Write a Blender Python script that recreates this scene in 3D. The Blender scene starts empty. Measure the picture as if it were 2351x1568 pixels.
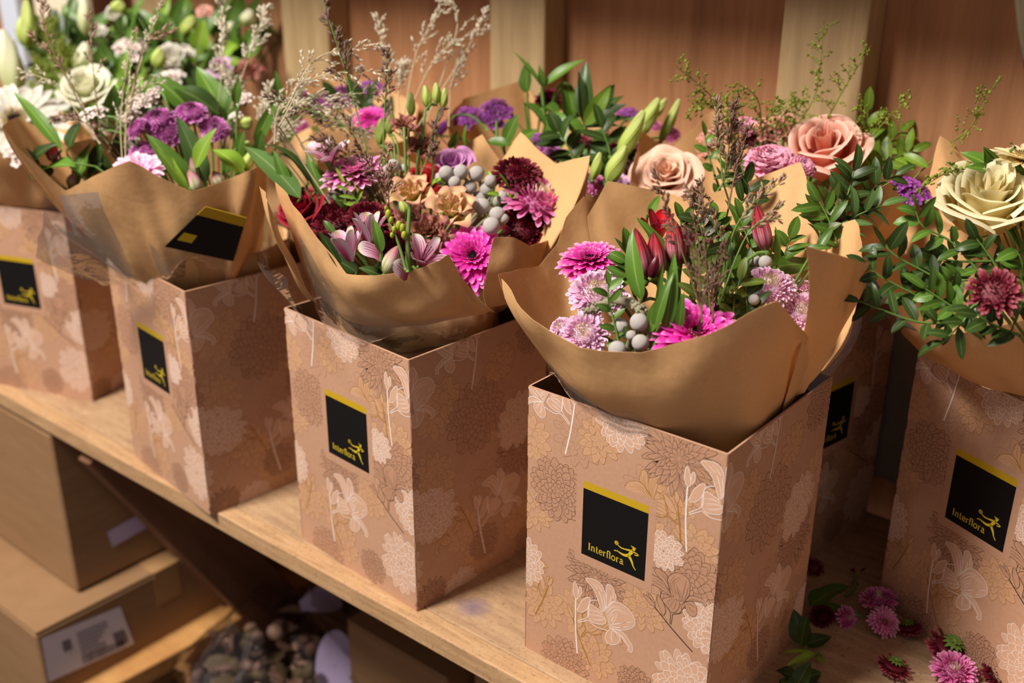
import bpy, math, random
import numpy as np
from mathutils import Matrix, Vector, Quaternion
RNG = np.random.default_rng(7); random.seed(7)
SC = bpy.context.scene
COL = SC.collection
# ---------------------------------------------------------------- camera
W, H, F = 2351.0, 1568.0, 2449.418
CAM = np.array([0.0, -0.62528727, 0.67044787])
YAW, PITCH, ROLL = math.radians(39.2357), math.radians(22.34011), math.radians(-0.3389)
def _rz(d):
    c, s = math.cos(YAW), math.sin(YAW)
    return np.array([c*d[0]-s*d[1], s*d[0]+c*d[1], d[2]])
_cp, _sp = math.cos(PITCH), math.sin(PITCH)
FWD = _rz([0, _cp, -_sp]); UP0 = _rz([0, _sp, _cp]); RT0 = _rz([1, 0, 0])
_cr, _sr = math.cos(ROLL), math.sin(ROLL)
RT = _cr*RT0 - _sr*UP0; UP = _sr*RT0 + _cr*UP0
def ray(px, py):
    d = RT*(px-W/2) - UP*(py-H/2) + FWD*F
    return d/np.linalg.norm(d)
def onz(px, py, z):
    d = ray(px, py); return CAM + d*((z-CAM[2])/d[2])
def ony(px, py, y):
    d = ray(px, py); return CAM + d*((y-CAM[1])/d[1])
def onx(px, py, x):
    d = ray(px, py); return CAM + d*((x-CAM[0])/d[0])
def depth(p): return float(np.dot(np.asarray(p)-CAM, FWD))
def atdepth(px, py, dep):
    d = ray(px, py); return CAM + d*(dep/np.dot(d, FWD))
def oncyl(px, py, c, r, side):
    d = ray(px, py); dx = d[:2]; o = CAM[:2]-np.array(c[:2])
    a = dx@dx; b = o@dx; cc = o@o-r*r; disc = b*b-a*cc
    if side == 's' or disc <= 0: t = -b/a
    elif side == 'n': t = (-b-math.sqrt(disc))/a
    else: t = (-b+math.sqrt(disc))/a
    return CAM+t*d
cam = bpy.data.cameras.new('camera'); co = bpy.data.objects.new('camera', cam); COL.objects.link(co)
co.matrix_world = Matrix(((RT[0], UP[0], -FWD[0], CAM[0]), (RT[1], UP[1], -FWD[1], CAM[1]), (RT[2], UP[2], -FWD[2], CAM[2]), (0, 0, 0, 1)))
cam.sensor_width = 36.0; cam.lens = F*36/W; cam.clip_start = .02
cam.dof.use_dof = True; cam.dof.focus_distance = .93; cam.dof.aperture_fstop = 3.7
SC.camera = co
# ---------------------------------------------------------------- materials
def srgb(r, g, b):
    f = lambda c: (c/255/12.92) if c/255 <= .04045 else ((c/255+.055)/1.055)**2.4
    return (f(r), f(g), f(b), 1)
MATS = {}
def newmat(name):
    m = bpy.data.materials.new(name); m.use_nodes = True
    nt = m.node_tree; nt.nodes.clear()
    out = nt.nodes.new('ShaderNodeOutputMaterial'); MATS[name] = m
    return m, nt, out
def N(nt, t, **k):
    n = nt.nodes.new(t)
    for a, b in k.items():
        if a in n.inputs: n.inputs[a].default_value = b
        else: setattr(n, a, b)
    return n
def ramp(nt, stops, interp='LINEAR'):
    r = nt.nodes.new('ShaderNodeValToRGB'); e = r.color_ramp.elements; r.color_ramp.interpolation = interp
    while len(e) < len(stops): e.new(.5)
    for i, (p, c) in enumerate(stops): e[i].position = p; e[i].color = c
    return r
def mix(nt, a, b, fac, blend='MIX'):
    m = nt.nodes.new('ShaderNodeMix'); m.data_type = 'RGBA'; m.blend_type = blend
    for s, v in ((m.inputs[0], fac), (m.inputs[6], a), (m.inputs[7], b)):
        if isinstance(v, bpy.types.NodeSocket): nt.links.new(v, s)
        else: s.default_value = v
    return m.outputs[2]
def surf(nt, out, col, rough=.6, trans=0, tcol=None, bump=None, spec=.3, metal=0):
    p = N(nt, 'ShaderNodeBsdfPrincipled', Roughness=rough, Metallic=metal)
    p.inputs['Specular IOR Level'].default_value = spec
    L = nt.links
    if isinstance(col, bpy.types.NodeSocket): L.new(col, p.inputs['Base Color'])
    else: p.inputs['Base Color'].default_value = col
    if bump is not None: L.new(bump, p.inputs['Normal'])
    if trans:
        t = N(nt, 'ShaderNodeBsdfTranslucent')
        if isinstance(col, bpy.types.NodeSocket): L.new(col, t.inputs['Color'])
        else: t.inputs['Color'].default_value = col
        mx = N(nt, 'ShaderNodeMixShader'); mx.inputs[0].default_value = trans
        L.new(p.outputs[0], mx.inputs[1]); L.new(t.outputs[0], mx.inputs[2]); L.new(mx.outputs[0], out.inputs[0])
    else: L.new(p.outputs[0], out.inputs[0])
    return p
def attr(nt):
    a = N(nt, 'ShaderNodeAttribute', attribute_name='pc'); s = N(nt, 'ShaderNodeSeparateColor')
    nt.links.new(a.outputs['Color'], s.inputs[0]); return s
def noise(nt, scale, detail=4, vec=None, rough=.55):
    n = N(nt, 'ShaderNodeTexNoise', Scale=scale, Detail=detail, Roughness=rough)
    if vec is not None: nt.links.new(vec, n.inputs['Vector'])
    return n
def coords(nt, sx=1, sy=1, sz=1, kind='Object'):
    tc = N(nt, 'ShaderNodeTexCoord'); mp = N(nt, 'ShaderNodeMapping'); mp.inputs['Scale'].default_value = (sx, sy, sz)
    nt.links.new(tc.outputs[kind], mp.inputs[0]); return mp.outputs[0]
def bump(nt, h, strength, dist=.001):
    b = N(nt, 'ShaderNodeBump', Strength=strength, Distance=dist); nt.links.new(h, b.inputs['Height']); return b.outputs[0]
def plain(name, c, rough=.6, trans=0, spec=.3, var=0):
    m, nt, out = newmat(name)
    if var:
        nz = noise(nt, 60, 3, coords(nt)); d = tuple(x*(1-var) for x in c[:3])+(1,)
        col = mix(nt, d, c, nz.outputs[0])
    else: col = c
    surf(nt, out, col, rough, trans, spec=spec); return m
def petalmat(name, stops, rough=.55, trans=.25, streak=None, vein=0, side=None):
    """petal colour along its length (base to tip), random tint per petal, optional streaks"""
    m, nt, out = newmat(name); s = attr(nt)
    r = ramp(nt, stops); nt.links.new(s.outputs[0], r.inputs[0]); col = r.outputs[0]
    if side:
        rr = ramp(nt, [(side[1], (0, 0, 0, 1)), (side[2], (1, 1, 1, 1))]); nt.links.new(s.outputs[1], rr.inputs[0])
        col = mix(nt, col, side[0], rr.outputs[0])
    if streak:
        w = N(nt, 'ShaderNodeMath', operation='MULTIPLY'); w.inputs[1].default_value = streak[1]; nt.links.new(s.outputs[1], w.inputs[0])
        fr = N(nt, 'ShaderNodeMath', operation='FRACT'); nt.links.new(w.outputs[0], fr.inputs[0])
        r1 = ramp(nt, [(0, (0, 0, 0, 1)), (.38, (0, 0, 0, 1)), (.48, (1, 1, 1, 1)), (.56, (1, 1, 1, 1)), (.66, (0, 0, 0, 1))]); nt.links.new(fr.outputs[0], r1.inputs[0])
        r2 = ramp(nt, [(.25, (0, 0, 0, 1)), (.45, (1, 1, 1, 1)), (.7, (1, 1, 1, 1)), (.86, (0, 0, 0, 1))]); nt.links.new(s.outputs[0], r2.inputs[0])
        q = N(nt, 'ShaderNodeMath', operation='MULTIPLY'); nt.links.new(r1.outputs[0], q.inputs[0]); nt.links.new(r2.outputs[0], q.inputs[1])
        col = mix(nt, col, streak[0], q.outputs[0])
    mr = N(nt, 'ShaderNodeMapRange'); mr.inputs[3].default_value = .72; mr.inputs[4].default_value = 1.12; nt.links.new(s.outputs[2], mr.inputs[0])
    h = N(nt, 'ShaderNodeHueSaturation'); nt.links.new(mr.outputs[0], h.inputs['Value']); nt.links.new(col, h.inputs['Color'])
    b = None
    if vein:
        wv = N(nt, 'ShaderNodeMath', operation='SINE'); ml = N(nt, 'ShaderNodeMath', operation='MULTIPLY'); ml.inputs[1].default_value = vein
        nt.links.new(s.outputs[1], ml.inputs[0]); nt.links.new(ml.outputs[0], wv.inputs[0]); b = bump(nt, wv.outputs[0], .35, .0006)
    surf(nt, out, h.outputs[0], rough, trans, bump=b, spec=.25); return m
S = srgb
petalmat('magenta', [(0, S(150, 20, 100)), (.35, S(214, 34, 152)), (.8, S(232, 70, 178)), (1, S(248, 190, 214))])
petalmat('hot_pink', [(0, S(140, 12, 80)), (.3, S(226, 24, 156)), (.85, S(240, 70, 190)), (1, S(250, 170, 215))])
petalmat('rose_pink', [(0, S(180, 60, 120)), (.4, S(224, 100, 170)), (.85, S(238, 140, 196)), (1, S(250, 214, 220))])
petalmat('pale_pink', [(0, S(226, 156, 190)), (.5, S(244, 190, 224)), (1, S(252, 224, 242))])
petalmat('cream_eye', [(0, S(214, 196, 120)), (.6, S(240, 224, 190)), (1, S(246, 214, 220))])
petalmat('blush', [(0, S(230, 80, 160)), (.5, S(246, 150, 204)), (.85, S(250, 206, 228)), (1, S(252, 232, 238))])
petalmat('burgundy', [(0, S(40, 4, 14)), (.5, S(92, 10, 30)), (1, S(138, 36, 56))])
petalmat('maroon_pink', [(0, S(80, 10, 30)), (.6, S(134, 30, 52)), (1, S(196, 110, 120))])
petalmat('purple', [(0, S(184, 70, 166)), (.6, S(214, 110, 196)), (1, S(238, 180, 222))])
petalmat('purple_eye', [(0, S(80, 44, 60)), (.6, S(122, 66, 92)), (1, S(150, 84, 124))])
petalmat('red_rose', [(0, S(60, 2, 12)), (.6, S(128, 10, 30)), (1, S(150, 22, 44))], rough=.5)
petalmat('bright_red', [(0, S(120, 4, 20)), (.6, S(190, 12, 26)), (1, S(206, 30, 40))], rough=.5)
petalmat('tan_ruffle', [(0, S(206, 200, 96)), (.45, S(226, 200, 128)), (.8, S(228, 188, 140)), (1, S(220, 150, 130))])
petalmat('dusty_ruffle', [(0, S(150, 120, 66)), (.5, S(170, 120, 84)), (.85, S(170, 110, 92)), (1, S(140, 74, 82))])
petalmat('peach', [(0, S(236, 150, 96)), (.5, S(246, 190, 150)), (1, S(250, 212, 190))], trans=.3)
petalmat('salmon', [(0, S(220, 100, 80)), (.5, S(236, 142, 118)), (.85, S(244, 176, 154)), (1, S(250, 214, 196))], trans=.3)
petalmat('cream', [(0, S(236, 186, 110)), (.45, S(246, 226, 160)), (1, S(252, 244, 208))], trans=.3)
petalmat('white', [(0, S(204, 204, 160)), (.4, S(228, 222, 206)), (1, S(236, 230, 220))], trans=.3)
petalmat('white_green', [(0, S(190, 200, 120)), (.5, S(226, 226, 184)), (1, S(244, 240, 220))], trans=.3)
petalmat('lilac', [(0, S(160, 70, 150)), (.5, S(208, 128, 200)), (1, S(222, 160, 210))], trans=.3)
petalmat('lilac_pale', [(0, S(200, 170, 190)), (.5, S(222, 176, 210)), (1, S(226, 190, 218))], trans=.3)
petalmat('carnation', [(0, S(240, 90, 150)), (.5, S(250, 150, 190)), (1, S(252, 186, 208))], trans=.3)
petalmat('alstro_pink', [(0, S(110, 70, 40)), (.15, S(190, 70, 110)), (.45, S(226, 150, 184)), (.8, S(240, 204, 220)), (.93, S(240, 226, 220)), (1, S(190, 200, 90))], streak=(S(130, 40, 60), 3.2), vein=30)
petalmat('alstro_outer', [(0, S(120, 90, 50)), (.2, S(176, 50, 90)), (.5, S(214, 90, 136)), (.8, S(226, 150, 180)), (1, S(170, 170, 70))], side=(S(240, 206, 224), .25, .7), vein=30)
petalmat('alstro_red', [(0, S(150, 160, 70)), (.12, S(140, 70, 80)), (.35, S(226, 140, 156)), (.65, S(216, 60, 76)), (.85, S(196, 44, 56)), (1, S(90, 40, 50))], side=(S(120, 40, 62), .5, 1), streak=(S(96, 34, 48), 2.3), vein=34)
petalmat('alstro_open', [(0, S(190, 60, 80)), (.5, S(206, 20, 40)), (.8, S(210, 24, 40)), (1, S(170, 12, 34))], side=None)
petalmat('alstro_bud', [(0, S(150, 170, 70)), (.4, S(226, 214, 190)), (.75, S(222, 120, 170)), (1, S(190, 60, 130))], side=(S(170, 180, 90), .4, .9), vein=30)
petalmat('dark_pod', [(0, S(60, 20, 26)), (.6, S(84, 18, 34)), (1, S(120, 40, 50))], rough=.3, trans=0)
petalmat('wax', [(0, S(220, 160, 150)), (.4, S(240, 222, 214)), (1, S(250, 240, 234))])
petalmat('wax_salmon', [(0, S(210, 110, 100)), (.5, S(236, 160, 140)), (1, S(246, 196, 180))])
petalmat('statice', [(0, S(90, 30, 110)), (.6, S(150, 60, 160)), (1, S(196, 110, 200))])
def leafmat(name, c, mid, rough=.38, trans=.18):
    m, nt, out = newmat(name); s = attr(nt)
    r = ramp(nt, [(0, mid), (.03, mid), (.09, c), (1, tuple(x*.86 for x in c[:3])+(1,))]); nt.links.new(s.outputs[1], r.inputs[0])
    mr = N(nt, 'ShaderNodeMapRange'); mr.inputs[3].default_value = .62; mr.inputs[4].default_value = 1.3; nt.links.new(s.outputs[2], mr.inputs[0])
    h = N(nt, 'ShaderNodeHueSaturation'); nt.links.new(mr.outputs[0], h.inputs['Value']); nt.links.new(r.outputs[0], h.inputs['Color'])
    ml = N(nt, 'ShaderNodeMath', operation='MULTIPLY'); ml.inputs[1].default_value = 26; nt.links.new(s.outputs[1], ml.inputs[0])
    sn = N(nt, 'ShaderNodeMath', operation='SINE'); nt.links.new(ml.outputs[0], sn.inputs[0])
    surf(nt, out, h.outputs[0], rough, trans, bump=bump(nt, sn.outputs[0], .05, .0005), spec=.32)
leafmat('leaf_dark', S(54, 76, 30), S(100, 116, 64))
leafmat('leaf_mid', S(84, 120, 40), S(128, 150, 78))
leafmat('leaf_blue', S(86, 116, 60), S(126, 146, 94))
leafmat('leaf_light', S(122, 156, 46), S(160, 178, 94))
leafmat('leaf_olive', S(96, 112, 44), S(140, 148, 84))
plain('stem_green', S(104, 136, 62), .5, var=.3); plain('stem_dark', S(66, 86, 40), .5, var=.3); plain('stem_brown', S(124, 98, 66), .6, var=.3)
plain('bud_lime', S(186, 204, 84), .45, .2, var=.12); plain('bud_yellow', S(176, 184, 60), .45, .2, var=.2)
petalmat('bud_stripe', [(0, S(140, 170, 60)), (.4, S(196, 212, 110)), (1, S(230, 234, 160))], side=(S(178, 198, 88), .5, 1), vein=20)
plain('straw', S(214, 196, 160), .5, .2, var=.2); plain('straw_silver', S(226, 214, 190), .35, .15, spec=.6, var=.2)
plain('seed_brown', S(120, 88, 76), .5, var=.35); plain('seed_tan', S(168, 132, 112), .5, var=.35)
plain('thlaspi_green', S(150, 164, 62), .5, .25, var=.3)
plain('gerbera_dark', S(40, 10, 22), .7, var=.4); plain('gerbera_dots', S(220, 190, 130), .6, var=.2); plain('eye_green', S(120, 120, 60), .7, var=.3)
plain('calyx', S(112, 140, 60), .5, .1, var=.3)
def bruniamat():
    m, nt, out = newmat('brunia'); v = N(nt, 'ShaderNodeTexVoronoi', Scale=26.0); nt.links.new(coords(nt), v.inputs['Vector'])
    r = ramp(nt, [(0, S(226, 220, 214)), (.6, S(208, 200, 196)), (1, S(160, 152, 144))]); nt.links.new(v.outputs['Distance'], r.inputs[0])
    inv = N(nt, 'ShaderNodeMath', operation='MULTIPLY'); inv.inputs[1].default_value = -1; nt.links.new(v.outputs['Distance'], inv.inputs[0])
    surf(nt, out, r.outputs[0], .85, bump=bump(nt, inv.outputs[0], .6, .004), spec=.1)
bruniamat(); plain('brunia_stem', S(150, 142, 116), .9, var=.3)
def kraftmats():
    m, nt, out = newmat('kraft_paper'); s = attr(nt); v = coords(nt)
    n1 = noise(nt, 14, 5, v); n2 = noise(nt, 320, 3, v)
    c = mix(nt, S(224, 174, 118), S(242, 196, 140), n1.outputs[0]); c = mix(nt, c, S(206, 156, 102), n2.outputs[0], 'MIX')
    cm = N(nt, 'ShaderNodeMix'); 
    c = mix(nt, S(248, 202, 146), c, .6)
    w = N(nt, 'ShaderNodeMath', operation='MULTIPLY'); w.inputs[1].default_value = 900; nt.links.new(s.outputs[0], w.inputs[0])
    sn = N(nt, 'ShaderNodeMath', operation='SINE'); nt.links.new(w.outputs[0], sn.inputs[0])
    ad = N(nt, 'ShaderNodeMath', operation='MULTIPLY_ADD'); ad.inputs[1].default_value = 3.2; nt.links.new(noise(nt, 9, 4, v).outputs[0], ad.inputs[0]); nt.links.new(sn.outputs[0], ad.inputs[2])
    b1 = bump(nt, sn.outputs[0], .045, .0005)
    vo = N(nt, 'ShaderNodeTexVoronoi', Scale=11.0, feature='DISTANCE_TO_EDGE'); dn = noise(nt, 6, 2, v); dv = N(nt, 'ShaderNodeVectorMath', operation='ADD'); nt.links.new(v, dv.inputs[0]); ds = N(nt, 'ShaderNodeVectorMath', operation='SCALE'); ds.inputs['Scale'].default_value = .12; nt.links.new(dn.outputs['Color'], ds.inputs[0]); nt.links.new(ds.outputs[0], dv.inputs[1]); nt.links.new(dv.outputs[0], vo.inputs['Vector'])
    b3 = N(nt, 'ShaderNodeBump', Strength=.16, Distance=.004); vr = N(nt, 'ShaderNodeMath', operation='MINIMUM'); vr.inputs[1].default_value = .16; nt.links.new(vo.outputs['Distance'], vr.inputs[0]); nt.links.new(vr.outputs[0], b3.inputs['Height']); nt.links.new(b1, b3.inputs['Normal']); b1 = b3.outputs[0]
    b2 = N(nt, 'ShaderNodeBump', Strength=.4, Distance=.006); nt.links.new(noise(nt, 11, 4, v).outputs[0], b2.inputs['Height']); nt.links.new(b1, b2.inputs['Normal'])
    surf(nt, out, c, .62, .22, bump=b2.outputs[0], spec=.25)
    m, nt, out = newmat('box_kraft'); v = coords(nt); n1 = noise(nt, 260, 4, v); n2 = noise(nt, 7, 3, v)
    c = mix(nt, S(188, 146, 121), S(202, 160, 133), n2.outputs[0]); c = mix(nt, c, S(176, 132, 104), n1.outputs[0]); surf(nt, out, c, .6, bump=bump(nt, n1.outputs[0], .08, .0005), spec=.25)
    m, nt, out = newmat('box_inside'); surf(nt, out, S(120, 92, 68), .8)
    plain('print_white', S(236, 222, 216), .6); plain('print_white_fill', S(204, 162, 136), .6); plain('print_dark', S(70, 46, 36), .6); plain('print_mid', S(140, 102, 78), .6); plain('print_ochre', S(160, 112, 44), .6)
    plain('print_shade', S(182, 137, 110), .6); plain('print_ochre_fill', S(198, 153, 120), .6)
    plain('label_black', S(15, 14, 15), .5, spec=.2); plain('label_gold', S(188, 152, 28), .5); plain('label_ink', S(206, 176, 40), .5)
kraftmats()
def cellomat():
    m, nt, out = newmat('cellophane'); t = N(nt, 'ShaderNodeBsdfTransparent'); t.inputs[0].default_value = (.94, .94, .95, 1)
    g = N(nt, 'ShaderNodeBsdfGlossy', Roughness=.09); lw = N(nt, 'ShaderNodeLayerWeight', Blend=.25); nz = noise(nt, 16, 4, coords(nt))
    b = N(nt, 'ShaderNodeBump', Strength=.5, Distance=.01); nt.links.new(nz.outputs[0], b.inputs['Height']); nt.links.new(b.outputs[0], g.inputs['Normal']); nt.links.new(b.outputs[0], lw.inputs['Normal'])
    mr = N(nt, 'ShaderNodeMapRange'); mr.inputs[3].default_value = .05; mr.inputs[4].default_value = .5; nt.links.new(lw.outputs['Fresnel'], mr.inputs[0])
    mx = N(nt, 'ShaderNodeMixShader'); nt.links.new(mr.outputs[0], mx.inputs[0]); nt.links.new(t.outputs[0], mx.inputs[1]); nt.links.new(g.outputs[0], mx.inputs[2]); nt.links.new(mx.outputs[0], out.inputs[0])
cellomat()
def woodmat(name, c1, c2, c3, sx, sy, sz, knots=0, rough=.6, stain=None):
    m, nt, out = newmat(name); v = coords(nt, sx, sy, sz); n1 = noise(nt, 3, 6, v, .62); n2 = noise(nt, 14, 4, v)
    r = ramp(nt, [(.3, c1), (.5, c2), (.68, c3)]); nt.links.new(n1.outputs[0], r.inputs[0])
    c = mix(nt, r.outputs[0], tuple(x*.72 for x in c1[:3])+(1,), mix(nt, (0, 0, 0, 1), (.7, .7, .7, 1), n2.outputs[0]))
    big = noise(nt, 5, 3, coords(nt)); c = mix(nt, c, mix(nt, c, c3, .6), big.outputs[0])
    if stain:   # worn round marks
        for (p, rad, colr, amt) in stain:
            tc = N(nt, 'ShaderNodeTexCoord'); d = N(nt, 'ShaderNodeVectorMath', operation='DISTANCE'); d.inputs[1].default_value = p
            nt.links.new(tc.outputs['Object'], d.inputs[0]); rr = ramp(nt, [(0, (1, 1, 1, 1)), (.55, (.6, .6, .6, 1)), (1, (0, 0, 0, 1))])
            mu = N(nt, 'ShaderNodeMath', operation='DIVIDE'); mu.inputs[1].default_value = rad; nt.links.new(d.outputs['Value'], mu.inputs[0])
            ad = N(nt, 'ShaderNodeMath', operation='MULTIPLY_ADD'); ad.inputs[1].default_value = .9; nt.links.new(noise(nt, 60, 3, coords(nt)).outputs[0], ad.inputs[0]); nt.links.new(mu.outputs[0], ad.inputs[2])
            sb = N(nt, 'ShaderNodeMath', operation='SUBTRACT'); sb.inputs[1].default_value = .45; nt.links.new(ad.outputs[0], sb.inputs[0])
            nt.links.new(sb.outputs[0], rr.inputs[0]); fm = N(nt, 'ShaderNodeMath', operation='MULTIPLY'); fm.inputs[1].default_value = amt; nt.links.new(rr.outputs[0], fm.inputs[0])
            c = mix(nt, c, colr, fm.outputs[0])
    if name.startswith('shelf'):
      sp = noise(nt, 240, 3, coords(nt, 1, 1, 1)); rs = ramp(nt, [(.56, (0, 0, 0, 1)), (.72, (.5, .5, .5, 1))]); nt.links.new(sp.outputs[0], rs.inputs[0]); c = mix(nt, c, tuple(x*.45 for x in c1[:3])+(1,), rs.outputs[0])
    surf(nt, out, c, rough, bump=bump(nt, n1.outputs[0], .25, .003), spec=.3)
_kn = onz(1085, 1395, 0)
woodmat('shelf_wood', S(126, 94, 70), S(174, 138, 104), S(200, 166, 130), 6, 26, 26, stain=[((float(_kn[0]), float(_kn[1]), 0.0), .022, S(112, 94, 110), .85)])
woodmat('shelf_edge', S(134, 98, 68), S(186, 144, 102), S(210, 172, 130), 5, 50, 50)
woodmat('stud_wood', S(150, 122, 84), S(180, 150, 108), S(200, 172, 130), 22, 22, 1.6)
woodmat('panel_wood', S(132, 82, 52), S(184, 126, 86), S(210, 156, 112), 13, 13, 1.0)
woodmat('dark_wood', S(96, 62, 44), S(124, 84, 60), S(140, 100, 74), 14, 14, 2)
woodmat('plank_wood', S(168, 112, 60), S(196, 140, 82), S(212, 160, 100), 14, 3, 14)
woodmat('cardboard', S(138, 104, 72), S(150, 114, 80), S(158, 122, 88), 2, 2, 12)
plain('cream_paint', S(226, 212, 186), .6); plain('white_sticker', S(222, 214, 226), .5); plain('sticker_ink', S(120, 112, 124), .6); plain('lavender_sticker', S(196, 178, 214), .5)
plain('dark_bits', S(96, 78, 50), .7, var=.5); plain('tape', S(170, 130, 88), .25, spec=.6); plain('burlap', S(84, 70, 48), .9, var=.4); plain('grey_board', S(150, 140, 126), .8, var=.2); plain('pale_blue', S(206, 214, 228), .4)
plain('floor_dark', S(90, 76, 66), .8, var=.3)
# ---------------------------------------------------------------- mesh helpers
class MB:
    def __init__(s): s.v = []; s.f = []; s.c = []; s.m = []; s.n = 0
    def add(s, V, Fc, C=None, m=0):
        V = np.asarray(V, float).reshape(-1, 3); k = len(V)
        if C is None: C = np.zeros((k, 3))
        s.v.append(V); s.c.append(np.asarray(C, float).reshape(-1, 3)); o = s.n
        s.f += [tuple(int(i)+o for i in q) for q in Fc]; s.m += [m]*len(Fc); s.n += k; return s
    def grid(s, V, C=None, m=0, wrap=False):
        a, b = V.shape[:2]; Fc = []
        for i in range(a-1):
            for j in range(b if wrap else b-1):
                j2 = (j+1) % b; Fc.append((i*b+j, (i+1)*b+j, (i+1)*b+j2, i*b+j2))
        return s.add(V, Fc, C, m)
    def box(s, lo, hi, m=0, M=None):
        x0, y0, z0 = lo; x1, y1, z1 = hi
        V = np.array([(x0, y0, z0), (x1, y0, z0), (x1, y1, z0), (x0, y1, z0), (x0, y0, z1), (x1, y0, z1), (x1, y1, z1), (x0, y1, z1)])
        if M is not None: V = V@M[:3, :3].T+M[:3, 3]
        return s.add(V, [(3, 2, 1, 0), (4, 5, 6, 7), (0, 1, 5, 4), (1, 2, 6, 5), (2, 3, 7, 6), (3, 0, 4, 7)], None, m)
    def tube(s, P, r, n=6, m=0, c=None):
        P = np.asarray(P, float); r = np.broadcast_to(np.asarray(r, float), (len(P),)); T = np.gradient(P, axis=0)
        T /= np.linalg.norm(T, axis=1)[:, None]+1e-12; ref = np.array([.31, .17, .93]); rows = []
        for p, t, q in zip(P, T, r):
            a = np.cross(t, ref); a /= np.linalg.norm(a)+1e-9; b = np.cross(t, a)
            th = np.arange(n)*2*math.pi/n; rows.append(p+q*(np.cos(th)[:, None]*a+np.sin(th)[:, None]*b))
        V = np.array(rows); C = np.zeros(V.shape)
        C[..., 0] = np.linspace(0, 1, len(P))[:, None]; C[..., 2] = .5 if c is None else c
        s.grid(V, C, m, True); k = len(P); o = s.n-k*n
        s.f += [tuple(o+i for i in range(n))[::-1], tuple(o+(k-1)*n+i for i in range(n))]; s.m += [m, m]; return s
    def ball(s, c, r, nu=6, nv=8, m=0, axis=None, rnd=None):
        r = np.broadcast_to(np.asarray(r, float), (3,)); th = np.linspace(0, math.pi, nu+1); ph = np.arange(nv)*2*math.pi/nv
        V = np.stack([np.sin(th)[:, None]*np.cos(ph), np.sin(th)[:, None]*np.sin(ph), -np.cos(th)[:, None]*np.ones(nv)], -1)*r
        if axis is not None: V = V@frame(axis).T
        C = np.zeros(V.shape); C[..., 0] = np.linspace(0, 1, nu+1)[:, None]; C[..., 1] = abs(np.sin(3*ph)); C[..., 2] = RNG.random() if rnd is None else rnd
        return s.grid(V+np.asarray(c), C, m, True)
    def mesh(s, name, mats, smooth=True):
        me = bpy.data.meshes.new(name); V = np.concatenate(s.v) if s.v else np.zeros((0, 3))
        me.from_pydata(V.tolist(), [], s.f)
        a = me.attributes.new('pc', 'FLOAT_COLOR', 'POINT'); C = np.ones((len(V), 4)); C[:, :3] = np.concatenate(s.c); a.data.foreach_set('color', C.ravel().astype('f'))
        for k in mats: me.materials.append(MATS[k])
        me.polygons.foreach_set('material_index', s.m); me.polygons.foreach_set('use_smooth', [smooth]*len(s.f)); me.update(); return me
def frame(z, up=(0, 0, 1), roll=0):
    z = np.asarray(z, float); z = z/np.linalg.norm(z); u = np.asarray(up, float)
    if abs(z@u) > .98: u = np.array([0, 1., 0])
    x = np.cross(u, z); x /= np.linalg.norm(x); y = np.cross(z, x)
    c, s_ = math.cos(roll), math.sin(roll); return np.stack([c*x+s_*y, -s_*x+c*y, z], 1)
def obj(name, me, parent=None):
    o = bpy.data.objects.new(name, me); COL.objects.link(o)
    if parent is not None: o.parent = parent
    return o
def tag(o, label, cat=None, group=None, kind=None):
    if label: o['label'] = label
    if cat: o['category'] = cat
    if group: o['group'] = group
    if kind: o['kind'] = kind
    return o
def empty(name, label, cat, loc=(0, 0, 0), R=None, s=1, group=None):
    o = bpy.data.objects.new(name, None); COL.objects.link(o); o.empty_display_size = .01
    o.location = [float(x) for x in loc]
    if R is not None: o.rotation_euler = Matrix([[float(x) for x in r] for r in R]).to_euler()
    o.scale = (s, s, s); return tag(o, label, cat, group)
def smooth_curve(P, n):
    P = np.asarray(P, float); k = len(P)
    if k < 3: return np.array([P[0]+(P[-1]-P[0])*t for t in np.linspace(0, 1, n)])
    Q = np.vstack([2*P[0]-P[1], P, 2*P[-1]-P[-2]]); out = []
    for t in np.linspace(0, k-1, n):
        i = min(int(t), k-2); u = t-i; a, b, c, d = Q[i:i+4]
        out.append(.5*((2*b)+(c-a)*u+(2*a-5*b+4*c-d)*u*u+(-a+3*b-3*c+d)*u**3))
    return np.array(out)
PROF = {'strap': lambda u: np.minimum(1, .5+u*.75)*np.clip(1-u**7, .06, 1)**.6,
        'spoon': lambda u: np.sin(np.clip(u, 0, 1)**.62*math.pi*.62)*np.sqrt(np.clip(1-u**7, 0, 1))*1.02+.06*(1-u),
        'lance': lambda u: np.sin(math.pi*np.clip(u, 0, 1)**.72)**.9+.015,
        'oval': lambda u: np.sin(math.pi*np.clip(u, 0, 1)**.85)**.62+.01,
        'wide': lambda u: (.3+.7*np.sin(np.clip(u, 0, 1)**.9*math.pi*.6))*np.sqrt(np.clip(1-u**10, 0, 1))}
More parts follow.
